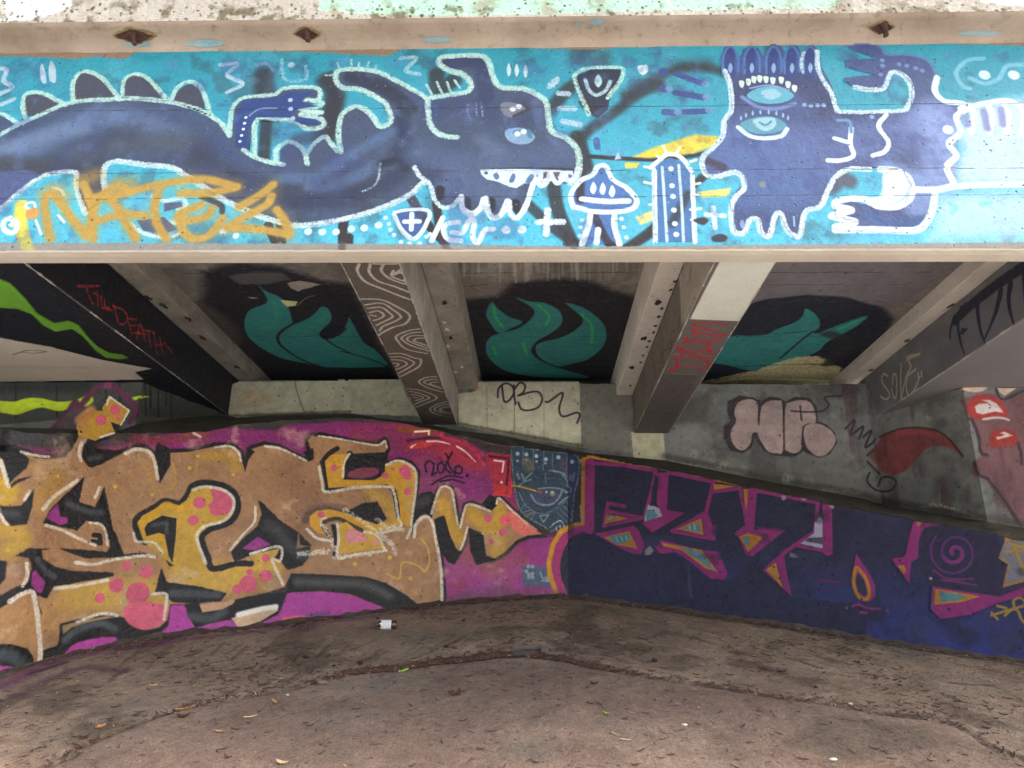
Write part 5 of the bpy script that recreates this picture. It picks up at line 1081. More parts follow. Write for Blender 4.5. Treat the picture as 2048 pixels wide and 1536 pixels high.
c.stroke('c2 1440,560 1300,760 1280,900', 10, Dk, 2, w2=.6); c.stroke('c2 2300,0 1900,260 1700,400 1500,560 1330,720', 22, Dk, 5)
c.stroke('c2 1400,600 1360,760 1390,950 1425,1065', 14, Dk, 2, w2=.3); c.fill('c2 1380,860 1400,800 1465,805 1410,870', Dk, 2)
c.stroke('c2 1560,560 1570,700 1600,850 1635,945', 15, Dk, 2, w2=.35); c.stroke('c2 1800,420 1760,600 1700,760 1630,920', 16, Dk, 2, w2=.3); c.stroke('c2 1900,350 1880,500 1900,650 1945,790', 16, Dk, 2, w2=.3); c.stroke('c2 2040,250 2060,500 2100,700', 14, Dk, 2)
Sv = (132, 114, 92)
c.stroke('c2 640,1290 600,1270 580,1320 600,1380 650,1450 660,1500 620,1530 570,1500|c2 690,1380 700,1280 730,1300 730,1500 700,1500 680,1420|c2 780,1170 775,1350 780,1530|c2 780,1530 830,1300 880,1200 860,1120 970,1065|c2 840,1130 860,1090 970,1065|c2 840,1290 930,1220|c2 840,1290 835,1420 860,1490 920,1420 970,1300', 5.5, Sv, 2, a=.95)
c.stroke('c2 955,1260 958,1310|c2 988,1245 990,1295', 6, Sv, 2); c.mottle(.08, 40, 103); c.specks(80, (150, 146, 136), .001, .003, .6, seed=22)

# girder flange: outer edge and underside
GE = Canvas('flange_edge', on_y(2.74), -3.2, 3.2, 2.60, 3.05, 0.004, 0.002, seed=71)
c = GE; A, B = c.grid(); c.img[:] = (186, 176, 158)
c.fill('p -1500,-400 175,-400 165,0 120,25 60,40 -1500,60', (246, 246, 244), 5, rough=6); c.fill('p 615,-400 1690,-400 1700,0 1660,16 1300,22 1000,30 800,30 720,28 640,20', (176, 214, 184), 3, rough=4)
c.fill('p 1950,-400 3600,-400 3600,30 2048,12 1960,6', (238, 240, 240), 6, rough=4); c.stain((150, 136, 110), .15, .6, 30, 110)
m = np.clip(1.3 - (B - 2.66 + .02 * A) / .10, 0, 1); c.specks(2600, (70, 66, 48), .0015, .006, .8, region=m, seed=23); c.stain((96, 86, 60), .12, .8, 14, 111, region=m)
c.mottle(.06, 20, 112); c.hgt += .15 * c.nf + .1 * c.nm

# ================================================================== GEOMETRY
# ---- per-surface paint strength (albedo against the photo's tones)
G.k, A_.k, B_.k, U_.k, S_.k = (.54, .57, .56), (1.04, 1.02, .90), (.52, .50, .68), (1.6, 1.65, 1.7), (2.1, 2.5, 2.7)
LB.k = (2.1, 2.25, 2.3); LS.k = 1.6; CB.k = (.9, 1.0, 1.02); RB.k = (1.0, 1.12, 1.16); RS.k = (1.7, 1.75, 1.8); RRS.k = (2.2, 2.4, 2.6); GE.k = 0.75
M_G = mat_canvas(G, rough=.42, bump=.3, scale=34, spec=.4)
M_A = mat_canvas(A_, rough=.32, bump=.45, scale=34, spec=.22)
M_B = mat_canvas(B_, rough=.5, bump=.3, scale=30, spec=.22)
M_U = mat_canvas(U_, rough=.8, bump=.45, scale=24, spec=.3)
M_S = mat_canvas(S_, rough=.75, bump=.3, scale=24, spec=.3)
M_LB = mat_canvas(LB, rough=.6, bump=.12, scale=24, spec=.3); M_LS = mat_canvas(LS, rough=.6, bump=.12, scale=24, spec=.3)
M_CB = mat_canvas(CB, rough=.7, bump=.15, scale=30, spec=.3); M_RB = mat_canvas(RB, rough=.65, bump=.1, scale=24, spec=.3)
M_RS = mat_canvas(RS, rough=.7, bump=.12, scale=24, spec=.3); M_RRS = mat_canvas(RRS, rough=.65, bump=.12, scale=24, spec=.3)
M_GE = mat_canvas(GE, rough=.75, bump=.5, scale=30, spec=.3)
def lin(*c, k=1.0): return L(c, k)
M_BEIGE = mat_concrete('beige_painted_concrete', lin(146, 130, 112), lin(176, 160, 142), lin(120, 96, 76), rough=.7, scale=2.5, bump=.25, spots=.45)
M_LIP = mat_concrete('smooth_beige_lip', lin(170, 158, 140), lin(190, 180, 162), lin(150, 136, 118), rough=.7, scale=2.0, bump=.15, spots=.3)
M_FL = mat_concrete('flange_concrete', lin(206, 196, 180), lin(228, 218, 202), lin(130, 118, 104), rough=.8, scale=3, bump=.4, spots=.55)
M_FLD = mat_concrete('dirty_flange_concrete', lin(124, 116, 104), lin(164, 156, 142), lin(64, 58, 52), rough=.85, scale=5, bump=.5, spots=.8)
M_PUR = mat_concrete('grey_purple_painted_concrete', lin(98, 95, 94), lin(112, 107, 106), lin(84, 80, 79), rough=.7, scale=1.5, bump=.15, spots=.3)
M_DARK = mat_concrete('dark_concrete', lin(40, 38, 36), lin(66, 62, 58), lin(24, 22, 20), rough=.9, scale=3, bump=.5)  # plain dark concrete for hidden faces and small dark marks
M_LEDGE = mat_concrete('mossy_ledge_dirt', lin(46, 42, 32), lin(78, 72, 56), lin(24, 22, 16), rough=.95, scale=7, bump=.9, bscale=40, spots=.8)
M_RAW = mat_concrete('raw_concrete', lin(120, 112, 100), lin(150, 142, 130), lin(80, 74, 66), rough=.9, scale=2, bump=.4)
M_RUST = mat_concrete('flaking_rust', lin(40, 24, 18), lin(84, 46, 32), lin(20, 14, 12), rough=.95, scale=40, bump=1.0, bscale=120, spots=.8)
M_RUSTRIM = mat_concrete('rust_stained_spall', lin(92, 74, 40), lin(130, 106, 62), lin(60, 42, 28), rough=.95, scale=30, bump=.8, bscale=90, spots=.7)

# ---- ground: one sheet, two concrete slabs with a joint between them
joint = [on_ground(*q) for q in P('p 60,1545 110,1515 200,1478 330,1430 430,1404 560,1382 700,1351 800,1338 880,1326 960,1317 1030,1314 1100,1318 1200,1338 1330,1359 1500,1385 1700,1418 1860,1437 1905,1448 1960,1476 2060,1524')]
jx0, jx1 = joint[0], joint[-1]
joint = [(jx0[0] - .9, jx0[1] - 1.5)] + joint + [(jx1[0] + .9, jx1[1] - 1.2)]
J = smoothpath(joint, False, 5)
def j_side_dist(x, y):
    d = np.full(x.shape, 9.0)
    for i in range(len(J) - 1):
        ax, ay = J[i]; bx, by = J[i + 1]; dx, dy = bx - ax, by - ay
        t = np.clip(((x - ax) * dx + (y - ay) * dy) / (dx * dx + dy * dy + 1e-9), 0, 1)
        d = np.minimum(d, np.hypot(x - ax - t * dx, y - ay - t * dy))
    yj = np.interp(x, J[:, 0], J[:, 1], left=-99, right=-99)
    return d, y > yj
GR = Canvas('ground', None, -3.6, 3.9, 1.6, 6.0, 0.006, 0.003, seed=91)
GR.f = lambda u, v: on_ground(u, v)
def paint_ground():
    c = GR; A, B = c.grid(); c.img[:] = (126, 106, 94)
    d, back = j_side_dist(A[::4, ::4], B[::4, ::4])
    d = np.repeat(np.repeat(d, 4, 0), 4, 1)[:c.H, :c.W]; back = np.repeat(np.repeat(back, 4, 0), 4, 1)[:c.H, :c.W]
    c.img += ((156, 134, 114) - c.img) * (back * 0.75)[..., None]
    c.stain((112, 94, 82), -.05, .6, 120, 121, width=.5); c.stain((146, 126, 112), .05, .6, 90, 122, width=.4); c.stain((120, 112, 102), .15, .5, 60, 123)
    c.stain((84, 70, 58), .1, .6, 46, 124, region=back.astype(np.float32)); c.stain((130, 104, 86), .2, .3, 100, 125)
    jd = np.clip(1 - d / .02, 0, 1) * np.clip(.6 + c.nm, 0, 1); c.img += ((52, 38, 30) - c.img) * (jd * .7)[..., None]
    # overspray of the wall paint on the slab
    for q, w, a in (('p 0,1375 100,1330 200,1306 330,1285', 34, .6), ('p 330,1285 520,1262 700,1240 860,1220', 18, .45), ('p 860,1218 1000,1206 1130,1198', 12, .25)):
        c.stroke(q, w, (118, 52, 96), w * 1.3, a=a)
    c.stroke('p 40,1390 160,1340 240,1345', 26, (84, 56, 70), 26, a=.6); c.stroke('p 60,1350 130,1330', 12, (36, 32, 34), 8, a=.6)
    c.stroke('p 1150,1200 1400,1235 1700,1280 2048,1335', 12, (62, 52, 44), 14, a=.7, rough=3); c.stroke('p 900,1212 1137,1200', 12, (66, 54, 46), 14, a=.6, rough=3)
    # tyre-wide smears and drag marks on the rear slab
    r = random.Random(9)
    for i in range(60):
        u = r.uniform(250, 1000); v = r.uniform(1270, 1340); c.stroke(f'p {u:.0f},{v:.0f} {u - 22 - r.random()*30:.0f},{v + 16 + r.random()*14:.0f}', 4 + 7 * r.random(), (64, 52, 44), 6, a=.35 * r.random() + .1, rough=3)
    for i in range(30):
        u = r.uniform(1100, 2000); v = r.uniform(1235, 1330) + max(0, (u - 1400) * .12); c.stroke(f'p {u:.0f},{v:.0f} {u + 30 + r.random()*60:.0f},{v + 5 + r.random()*8:.0f}', 4 + 9 * r.random(), (60, 48, 40), 6, a=.4 * r.random() + .1, rough=3)
    c.stroke('p 1790,1308 1830,1345 1865,1375', 7, (132, 112, 98), 5, a=.7); c.fill('p 1640,1430 1850,1450 1880,1500 1700,1520 1560,1490', (96, 84, 72), 20, a=.55, rough=5)
    c.stroke('p 1060,1360 1090,1410', 7, (100, 88, 78), 5, a=.4); c.stroke('p 1380,1470 1420,1520 1480,1540', 30, (170, 152, 138), 30, a=.3)
    c.specks(3500, (52, 40, 34), .0015, .006, .7, seed=24); c.specks(1200, (196, 180, 160), .0015, .004, .6, seed=25)
    c.mottle(.12, 30, 126); c.mottle(.14, 6, 127); c.hgt += .15 * c.nm + .12 * c.nf
paint_ground(); GR.k = (.98, .97, .88)
M_GR = mat_canvas(GR, rough=.8, bump=.75, scale=46, spec=.3, var=.5)
M_FAR = mat_concrete('pale_bounce_ground', lin(168, 170, 170), lin(196, 198, 198), lin(140, 140, 138), rough=.9, scale=1.2, bump=.5)  # unseen ground beyond the slabs, kept pale to bounce light under the deck
xs = np.concatenate([[-80, -40, -20, -12, -8, -5.5], np.arange(-3.6, 3.901, 0.02), [5.5, 8, 12, 20, 40, 80]])
ys = np.concatenate([[-80, -40, -20, -10, -6, -3.5, -2, -1, 0, .8], np.arange(1.6, 6.001, 0.02), [7, 9]])
XX, YY = np.meshgrid(xs, ys, indexing='ij')
dj, bk = j_side_dist(XX, YY)
bk = np.where(np.abs(XX) < 3.95, bk, YY > 2)
ZZ = ground_z(XX, YY)
near = (XX > -3.7) & (XX < 4.0) & (YY > 1.5) & (YY < 6.1)
n1 = vnoise(*XX.shape, 14, 301) - .5; n2 = vnoise(*XX.shape, 4, 302) - .5
ZZ = ZZ + np.where(near, 0.014 * n1 + 0.005 * n2 - 0.012 * np.exp(-(dj / 0.012) ** 2) + 0.006 * np.clip((np.where(bk, dj, -dj)) / .03 + .5, 0, 1), 0)
ZZ -= np.where((np.abs(XX) > 5) | (YY < 1.0), 0.02, 0)
ids = np.arange(XX.size).reshape(XX.shape)
Vg = np.stack([XX.ravel(), YY.ravel(), ZZ.ravel()], 1)
Ug = np.stack(GR.uv(XX.ravel(), YY.ravel()), 1)
f4 = np.stack([ids[:-1, :-1], ids[1:, :-1], ids[1:, 1:], ids[:-1, 1:]], -1)
nearc = near[:-1, :-1] & near[1:, 1:]
backc = bk[:-1, :-1] & nearc
def submesh(name, mask, mat, parent=None, smooth=True):
    f = f4[mask]; used = np.unique(f); rm = np.full(XX.size, -1); rm[used] = np.arange(len(used))
    return obj(name, Vg[used], rm[f].tolist(), mat, parent, Ug[used], smooth)
ground = submesh('ground', ~nearc, M_FAR); ground['kind'] = 'structure'
g1 = submesh('concrete_slab', nearc & ~backc, M_GR, ground); g1['label'] = 'front concrete slab, paler and cleaner, nearest the viewer'
g2 = submesh('concrete_slab', backc, M_GR, ground); g2['label'] = 'rear concrete slab, darker and strewn with leaf litter'
from mathutils.bvhtree import BVHTree
def gz(x, y):                                  # height of the built slab
    i = np.clip((x + 3.6) / .02, 0, 374); j = np.clip((y - 1.6) / .02, 0, 219)
    i0, j0 = int(i), int(j); k0, l0 = 6, 10
    q = ZZ[k0 + i0:k0 + i0 + 2, l0 + j0:l0 + j0 + 2]; fi, fj = i - i0, j - j0
    if q.shape != (2, 2): return float(ground_z(x, y))
    return float((q[0, 0] * (1 - fi) + q[1, 0] * fi) * (1 - fj) + (q[0, 1] * (1 - fi) + q[1, 1] * fi) * fj)

# ---- low walls
topL = P('p -60,862 0,860 92,868 170,867 250,866 330,866 410,864 461,852 520,845 581,840 640,838 700,836 760,840 800,846 870,860 940,876 1020,893 1090,903 1137,908')
topR = P('p 1137,908 1165,912 1200,921 1312,935 1400,953 1486,973 1560,988 1647,1006 1730,1022 1821,1039 1920,1058 2028,1079 2100,1092')
def profile(wall, pts, n_before=0):
    q = [wall.hit(*p) for p in pts]; q.sort(); return np.array(q)
tl = profile(WL, topL); tr = profile(WR, topR)
tl = np.vstack([[0, tl[0, 1] - .25], tl]); tl[-1, 0] = WL.s[-1]
tr = np.vstack([tr, [WR.s[-1], tr[-1, 1] - .3]]); tr[0, 0] = 0.0; tr[0, 1] = tl[-1, 1]
def low_wall(name, wall, prof, cv, mat, label, part_specs, thick=0.22):
    root = thing(name, label, 'wall', (*wall.at(wall.s[-1] / 2), 0))
    root.location = (0, 0, 0)
    fn = lambda s, z: (*wall.at(s), z)
    s_all = np.unique(np.concatenate([wall.s, prof[:, 0], np.arange(max(cv.a0, 0), min(cv.a1, wall.s[-1]), .05)]))
    top = lambda s: float(np.interp(s, prof[:, 0], prof[:, 1]) + 0.006 * math.sin(s * 37) * math.sin(s * 13 + 1))
    inside = s_all[(s_all >= cv.a0 - 1e-6) & (s_all <= cv.a1 + 1e-6)]
    sheet('painted_face', cv, fn, mat, root, na=inside, bot=lambda s: -0.75, top=top, nb=1).data.polygons.foreach_set('use_smooth', [True] * (len(inside) - 1))
    lo_ = s_all[s_all < cv.a0 - 1e-6]; hi_ = s_all[s_all > cv.a1 + 1e-6]
    for rng_ in (np.append(lo_, cv.a0), np.insert(hi_, 0, cv.a1)):
        if len(rng_) > 1 and rng_[-1] - rng_[0] > .05: sheet('bare_face', cv, fn, M_RAW, root, na=rng_, bot=lambda s: -1.6, top=top, nb=1)
    def proud(d):
        def g(s, z):
            x, y = wall.at(s); x2, y2 = wall.at(s + .01); x1, y1 = wall.at(s - .01)
            dx, dy = x2 - x1, y2 - y1; n = math.hypot(dx, dy) + 1e-9
            return (x + dy / n * d, y - dx / n * d, z)
        return g
    for i, (nm, spec, lab, sm) in enumerate(part_specs):
        piece(nm, cv, spec, proud(.003 + .0012 * i), mat, root, cell=.012, sm=sm, label=lab)
    return root, top
partsL = [('painted_letter', 'z7 -900,180 -60,120 0,150 120,150 270,190 360,180 405,130 440,60 470,10 c1 640,700 620,620 740,490 830,510 890,370 1065,500 985,625 940,690 820,720 690,770 z7 455,180 515,237 620,700 690,722 870,730 940,800 900,805 860,930 935,1090 870,1150 700,1180 600,1190 250,1310 190,1356 60,1385 -900,1350', 'tan and black letter at the left with pink spots and an arrow tip', 0),
          ('painted_letter', 'z7 525,230 600,200 760,125 860,165 890,330 950,155 1290,113 1368,255 1400,135 1640,170 1720,205 z8 205,165 290,330 330,480 180,640 150,740 160,820 60,970 100,1090 z7 1350,1140 1130,1140 1040,1060 940,1000 900,805 940,800 870,725 690,722 640,640', 'tan letter with a yellow hooked counter and pink spots', 0),
          ('painted_letter', 'z8 205,160 230,135 290,130 480,170 640,190 690,160 708,215 720,300 790,285 850,310 890,360 890,450 870,600 860,720 940,635 1000,670 1045,950 1060,1160 900,1205 700,1225 480,1130 110,1100 60,970 160,820 150,740 180,640 330,480 290,330', 'tan letter with yellow frame, white keyline and painted white highlights', 0),
          ('painted_letter', 'z8 985,650 1010,560 1030,480 1070,450 1110,470 1150,680 1200,572 1240,560 1360,610 1410,518 1600,690 1710,750 1590,765 1440,875 1360,918 1270,945 1225,870 1190,860 1130,940 1050,870 1010,750', 'small zigzag letter ending in a coral point', 0),
          ('painted_balloon', 'z8 800,230 850,165 960,140 1150,165 1270,240 1330,240 1490,255 1480,522 1380,500 1310,400 1180,450 900,380', 'red balloon shape with a dark handwritten year tag', 0),
          ('painted_face', A_.BLUE, 'slate blue one-eyed face with a row of dotted toes on top', 0)]
partsR = [('painted_letter', 'z9 350,200 400,185 830,280 740,600 735,790 560,745 430,690 300,680 220,850 260,1040 190,1040 140,850 220,650 360,610', 'first navy letter with magenta and orange outline', 0),
          ('painted_letter', 'z9 832,285 1165,345 1125,540 1165,705 1195,780 1245,910 1225,955 1000,835 830,795 760,705 720,600 810,480', 'second navy letter with teal chip and magenta tail', 0),
          ('painted_letter', 'z9 1170,350 1330,380 1400,392 1800,470 1890,500 1885,785 1640,760 1600,800 1640,1055 1455,892 1560,790 1390,815 1300,670 1240,700 1170,700 1130,560', 'angular navy letter with white window and magenta spikes', 0),
          ('painted_drop', 'z10 725,700 780,790 860,920 858,1005 815,1040 750,1025 695,930 700,820', 'magenta and orange drop', 0),
          ('painted_spiral', 'z10 1115,485 1690,575 1700,700 1720,1000 1540,990 1230,930 1085,920 960,740 1060,720', 'purple spiral inside a dark square', 0),
          ('painted_wedge', 'z10 1235,925 1450,965 1700,1000 1871,935 2000,900 2000,960 1700,1040 1500,1125 1300,1158 1230,1090', 'magenta wedge with a teal and orange triangle', 0)]
low_L, top_L = low_wall('graffiti_wall', WL, tl, A_, M_A, 'low wall left of the corner covered in tan, black and magenta lettering', partsL)
low_R, top_R = low_wall('graffiti_wall', WR, tr, B_, M_B, 'low wall right of the corner painted navy with magenta letters and a spiral', partsR)

# sloping dirt ledge from the top of the low walls back to the abutment
def ledge(parent, wall, top, foot_pts, s0, s1, n, name='ledge'):
    fp = np.array(sorted([UP.hit(*q) for q in foot_pts]))
    V = []; Fc = []; m = 7
    us = np.linspace(0, 1, n)
    for i, t in enumerate(us):
        s = s0 + (s1 - s0) * t; x0, y0 = wall.at(s); z0 = top(s)
        # the foot on the abutment lies straight behind in plan (same sight azimuth)
        xa, ya, za = foot(x0, y0, z0, fp)
        for j in range(m):
            q = j / (m - 1)
            wob = 0.010 * (vn[i % vn.shape[0], j * 9] - .5) * math.sin(math.pi * min(1, q + .05))
            V.append((x0 + (xa - x0) * q, y0 - .004 * (j == 0) + (ya - y0) * q + (.012 * (vn[i % vn.shape[0], 70] - .5) if j == 0 else 0), z0 + (za - z0) * q + wob * 2))
    for i in range(n - 1):
        for j in range(m - 1):
            a = i * m + j; Fc.append((a, a + m, a + m + 1, a + 1))
    return obj(name, V, Fc, M_LEDGE, parent, smooth=True)
vn = vnoise(400, 80, 3, 77)
def foot(x0, y0, z0, fp):
    best = None
    for i in range(len(UP.p) - 1):
        ax, ay = UP.p[i]; bx, by = UP.p[i + 1]
        den = x0 * (by - ay) - y0 * (bx - ax)
        if abs(den) < 1e-9: continue
        t = (ax * (by - ay) - ay * (bx - ax)) / den
        Ls = UP.s[i + 1] - UP.s[i]
        q = ((x0 * t - ax) * (bx - ax) + (y0 * t - ay) * (by - ay)) / Ls ** 2
        if t > .9 and -1e-6 <= q <= 1 + 1e-6 and (best is None or t < best[0]): best = (t, UP.s[i] + q * Ls)
    if best is None: return x0, y0 + .3, z0 + .05
    s = best[1]; x, y = UP.at(s); z = float(np.interp(s, fp[:, 0], fp[:, 1]))
    return x, y + .02, max(z, z0 + .01)
feet = P('p -60,853 0,853 240,858 275,846 330,838 400,831 456,828 470,834 547,829 700,825 760,835 850,845 915,860 1000,868 1165,903 1332,919 1531,960 1717,993 1957,1039 2100,1062')
ledge(low_L, WL, top_L, feet, float(WL.s[1]) - 1.0, WL.s[-1], 150)
ledge(low_R, WR, top_R, feet, 0.0, 3.6, 130)

# ---- abutment
ab = thing('abutment_wall', 'grey concrete abutment wall behind with primer patches, bubble letters and a red horn', 'wall')
xs_ = np.unique(np.concatenate([UP.s, np.arange(U_.a0, U_.a1, .1)]))
fnU = lambda s, z: (*UP.at(s), z)
def topU(s):
    x = UP.at(s)[0]
    return (1.985 if -2.5 < x < 2.62 else (1.706 if x < 0 else 1.697)) + .006 * math.sin(s * 29) * math.sin(s * 11)
mid = xs_[(xs_ >= U_.a0 - 1e-6) & (xs_ <= U_.a1 + 1e-6)]
i0 = UP.s[2]; i1 = UP.s[4]
dense = np.arange(i0, i1 + .001, .02); dense[-1] = i1
sheet('abutment_face', U_, fnU, M_U, ab, na=np.unique(np.concatenate([mid[mid <= i0], [i0 - 1e-4]])), bot=lambda s: .3, top=topU)
sheet('abutment_face', U_, fnU, M_U, ab, na=np.unique(np.concatenate([[i0], dense, [i1]])), bot=lambda s: .3, top=lambda s: 1.985 + .012 * (vn[int(s * 50) % 400, 20] - .5))
sheet('abutment_face', U_, fnU, M_U, ab, na=np.unique(np.concatenate([[i1 + 1e-4], mid[mid >= i1]])), bot=lambda s: .3, top=topU)
box('bearing_shelf', -2.47, 2.60, 5.90, 6.7, 1.2, 1.976, M_DARK, ab)
box('end_wall', -5.2, 5.2, 6.52, 6.7, 1.98, 2.4, M_DARK, ab)
box('wing_block', -5.6, -2.80, 5.07, 6.5, -.2, 1.69, M_RAW, ab); box('wing_block', 2.94, 5.6, 5.09, 6.5, -.2, 1.68, M_RAW, ab)
def proudU(d):
    def g(s, z):
        x, y = UP.at(s); return (x, y - d, z)
    return g
c = U_
for nm, spec, lab, sm in (('painted_wave', U_.LIME, 'lime green wave', 1),
                          ('painted_letter', 'z6 600,900 620,770 680,745 760,750 885,770 890,1030 820,1035 770,1010 735,975 710,1020 660,1035 610,990', 'first pale pink bubble letter, hatched', 0),
                          ('painted_letter', 'z6 887,775 950,758 1010,765 1045,820 1055,880 1100,890 1140,930 1135,1000 1090,1045 1040,1045 990,1020 930,1040 890,1030', 'second pale pink bubble letter, hatched', 0),
                          ('painted_horn', U_.HORN, 'curved dark red horn shape', 1),
                          ('painted_mask', U_.MASK.replace('1500,200 1500,1700', '1200,205 1200,1560'), 'faded red mask shape with two light windows', 0),
                          ('primer_patch', 'z4 1345,850 1400,825 2048,820 z5 60,820 440,815 560,1030 200,1020 -100,1010 z4 1800,1010 1400,1045 1335,1035', 'pale primer rectangle left of the patterned beam', 0),
                          ('primer_patch', 'z5 780,900 880,885 890,830 1490,828 1500,1215 1300,1180 1100,1145 780,1085', 'pale primer rectangle carrying a looping dark tag', 0)):
    piece(nm, U_, spec, proudU(.003), M_U, ab, cell=.014, sm=sm, label=lab)

# ---- deck soffit
deck = thing('bridge_deck', 'dark underside of the bridge deck with three green flames', 'bridge deck')
fnS = lambda a, b: (a, b, 2.16)
sheet('soffit', S_, fnS, M_S, deck, flip=True, na=1, b0=2.99, b1=6.5)
box('deck_slab', -5.2, 5.2, 2.99, 6.7, 2.166, 2.7, M_DARK, deck)
for spec, lab in ((S_.FL1, 'green flame in the left bay'), (S_.FL3, 'green flame in the right bay, half worn off')):
    piece('painted_flame', S_, spec, lambda a, b: (a, b, 2.157), M_S, deck, cell=.014, sm=1, label=lab, flip=True)
fl = piece('painted_flame', S_, S_.FL2B, lambda a, b: (a, b, 2.157), M_S, deck, cell=.014, sm=1, label='green flame in the middle bay', flip=True)
piece('flame_tongue', S_, S_.FL2A, lambda a, b: (a, b, 2.157), M_S, fl, cell=.014, sm=1, flip=True); piece('flame_tongue', S_, S_.FL2C, lambda a, b: (a, b, 2.157), M_S, fl, cell=.014, sm=1, flip=True)

# ---- beams
def faces_beam(name, label, x0, x1, zb, y0, y1, fl_l, fl_r, zf, m_bot, cv_b, m_l, cv_l, m_r, cv_r, m_fl, m_flside=None):
    t = thing(name, label, 'beam')
    if cv_b: sheet('beam_bottom', cv_b, lambda a, b: (a, b, zb), m_bot, t, a0=x0, a1=x1, b0=y0, b1=y1, flip=True)
    else: obj('beam_bottom', [(x0, y0, zb), (x1, y0, zb), (x1, y1, zb), (x0, y1, zb)], [(0, 3, 2, 1)], m_bot, t)
    for X, m, cv, nm, fl in ((x0, m_l, cv_l, 'web', 1), (x1, m_r, cv_r, 'web', 0)):
        if cv: sheet('beam_side', cv, lambda a, b, X=X: (X, a, b), m, t, a0=y0, a1=y1, b0=zb, b1=zf, flip=bool(fl))
        else: obj('beam_side', [(X, y0, zb), (X, y1, zb), (X, y1, zf), (X, y0, zf)], [(0, 1, 2, 3) if not fl else (3, 2, 1, 0)], m, t)
    for a, b in ((fl_l, x0), (x1, fl_r)):
        if b - a > .01:
            f = box('flange', a, b, y0, 6.3, zf, 2.165, m_fl, t)
    return t
Y0 = 2.972
beamL = faces_beam('concrete_beam', 'wide black beam at the left with green wave and red scrawl', -5.2, -2.465, 1.71, Y0, 5.98, -2.46, -2.33, 2.04, M_LB, None, M_DARK, None, M_LS, LS, M_FL)
bpy.data.objects.remove([o for o in beamL.children if o.name.startswith('beam_bottom')][0])
sheet('beam_bottom', LB, lambda a, b: (a, b, 1.71), M_LB, beamL, a0=-5.19, a1=-2.465, b0=Y0, b1=5.9, flip=True)
for o in list(beamL.children):
    if o.name.startswith('flange'): bpy.data.objects.remove(o)
box('flange', -2.463, -2.31, Y0, 6.3, 2.04, 2.166, M_FLD, beamL)
piece('painted_wave', LB, 'z4 -900,150 -300,180 0,225 60,250 150,340 220,430 320,485 400,470 460,495 520,570 640,660 752,690 700,697 620,690 480,560 420,520 320,535 180,430 0,395 -300,420 -900,500', lambda a, b: (a, b, 1.707), M_LB, beamL, cell=.014, label='dark lime wave', flip=True)
piece('painted_panel', LB, 'z4 -3000,400 -700,500 0,570 300,625 890,752 790,772 840,815 0,828 -3000,840', lambda a, b: (a, b, 1.707), M_LB, beamL, cell=.014, label='beige pointed panel', flip=True)
beamC = faces_beam('concrete_beam', 'brown beam patterned with cream contour rings', -0.892, -0.626, 1.64, Y0, 5.98, -1.05, -0.468, 1.94, M_CB, CB, M_FLD, None, M_FLD, None, M_FLD)
beamR = faces_beam('concrete_beam', 'grey beam with a white panel and a red tag on its bottom', 0.768, 1.035, 1.58, Y0, 5.98, 0.64, 1.16, 1.893, M_RB, RB, M_RS, RS, M_FLD, None, M_FL)
beamRR = faces_beam('concrete_beam', 'grey beam at the right with large dark letters and a tan scrawl', 2.625, 5.2, 1.70, Y0, 5.98, 2.505, 2.60, 2.055, M_PUR, None, M_RRS, RRS, M_DARK, None, M_FL)

# chipped pale arrises along the beam bottoms
M_ARR = mat_concrete('bare_chipped_edge', lin(150, 140, 124), lin(186, 176, 158), lin(90, 80, 70), rough=.9, scale=14, bump=.4, spots=.7)
def arris(parent, X, zb, side, seed):
    rr = random.Random(seed); V = []; F_ = []; ys_ = np.arange(Y0 + .01, 5.84, .022); run = 0
    for i, y in enumerate(ys_):
        if run <= 0: on = rr.random() < .6; run = rr.randint(2, 14)
        run -= 1; w = (.0015 + .006 * rr.random() ** 3) if on else .0008
        if not on: w = -.002
        V += [(X + side * .0015 * (1 if on else -1), y, zb + w * 1.2), (X + side * .0015 * (1 if on else -1), y, zb + (-.0018 if on else .004)), (X - side * w, y, zb + (-.0018 if on else .004))]
    for i in range(len(ys_) - 1):
        for j in range(2): a = i * 3 + j; F_.append((a, a + 1, a + 4, a + 3))
    obj('worn_edge', V, F_, M_ARR, parent)
arris(beamL, -2.465, 1.71, 1, 1); arris(beamC, -.626, 1.64, 1, 2); arris(beamC, -.892, 1.64, -1, 3); arris(beamR, .768, 1.58, -1, 4); arris(beamR, 1.035, 1.58, 1, 5); arris(beamRR, 2.625, 1.70, -1, 6)

# ---- front girder
gd = thing('front_girder', 'long front girder painted turquoise with a blue horned beast and a crowned face', 'girder')
yf = lambda a, b: (a, 2.86, b)
ax = np.linspace(-3.2, 3.2, 65)
ztop, zbot = 2.612, 1.562
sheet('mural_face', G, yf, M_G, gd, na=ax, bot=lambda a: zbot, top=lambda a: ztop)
M_TEAL = mat_concrete('turquoise_paint', lin(58, 140, 156), lin(84, 170, 186), lin(40, 60, 70), rough=.5, scale=1.6, bump=.2, spots=.3)
for a, b in ((-5.2, -3.2), (3.2, 5.2)): obj('girder_side', [(a, 2.86, zbot), (b, 2.86, zbot), (b, 2.86, ztop), (a, 2.86, ztop)], [(0, 1, 2, 3)], M_TEAL, gd)
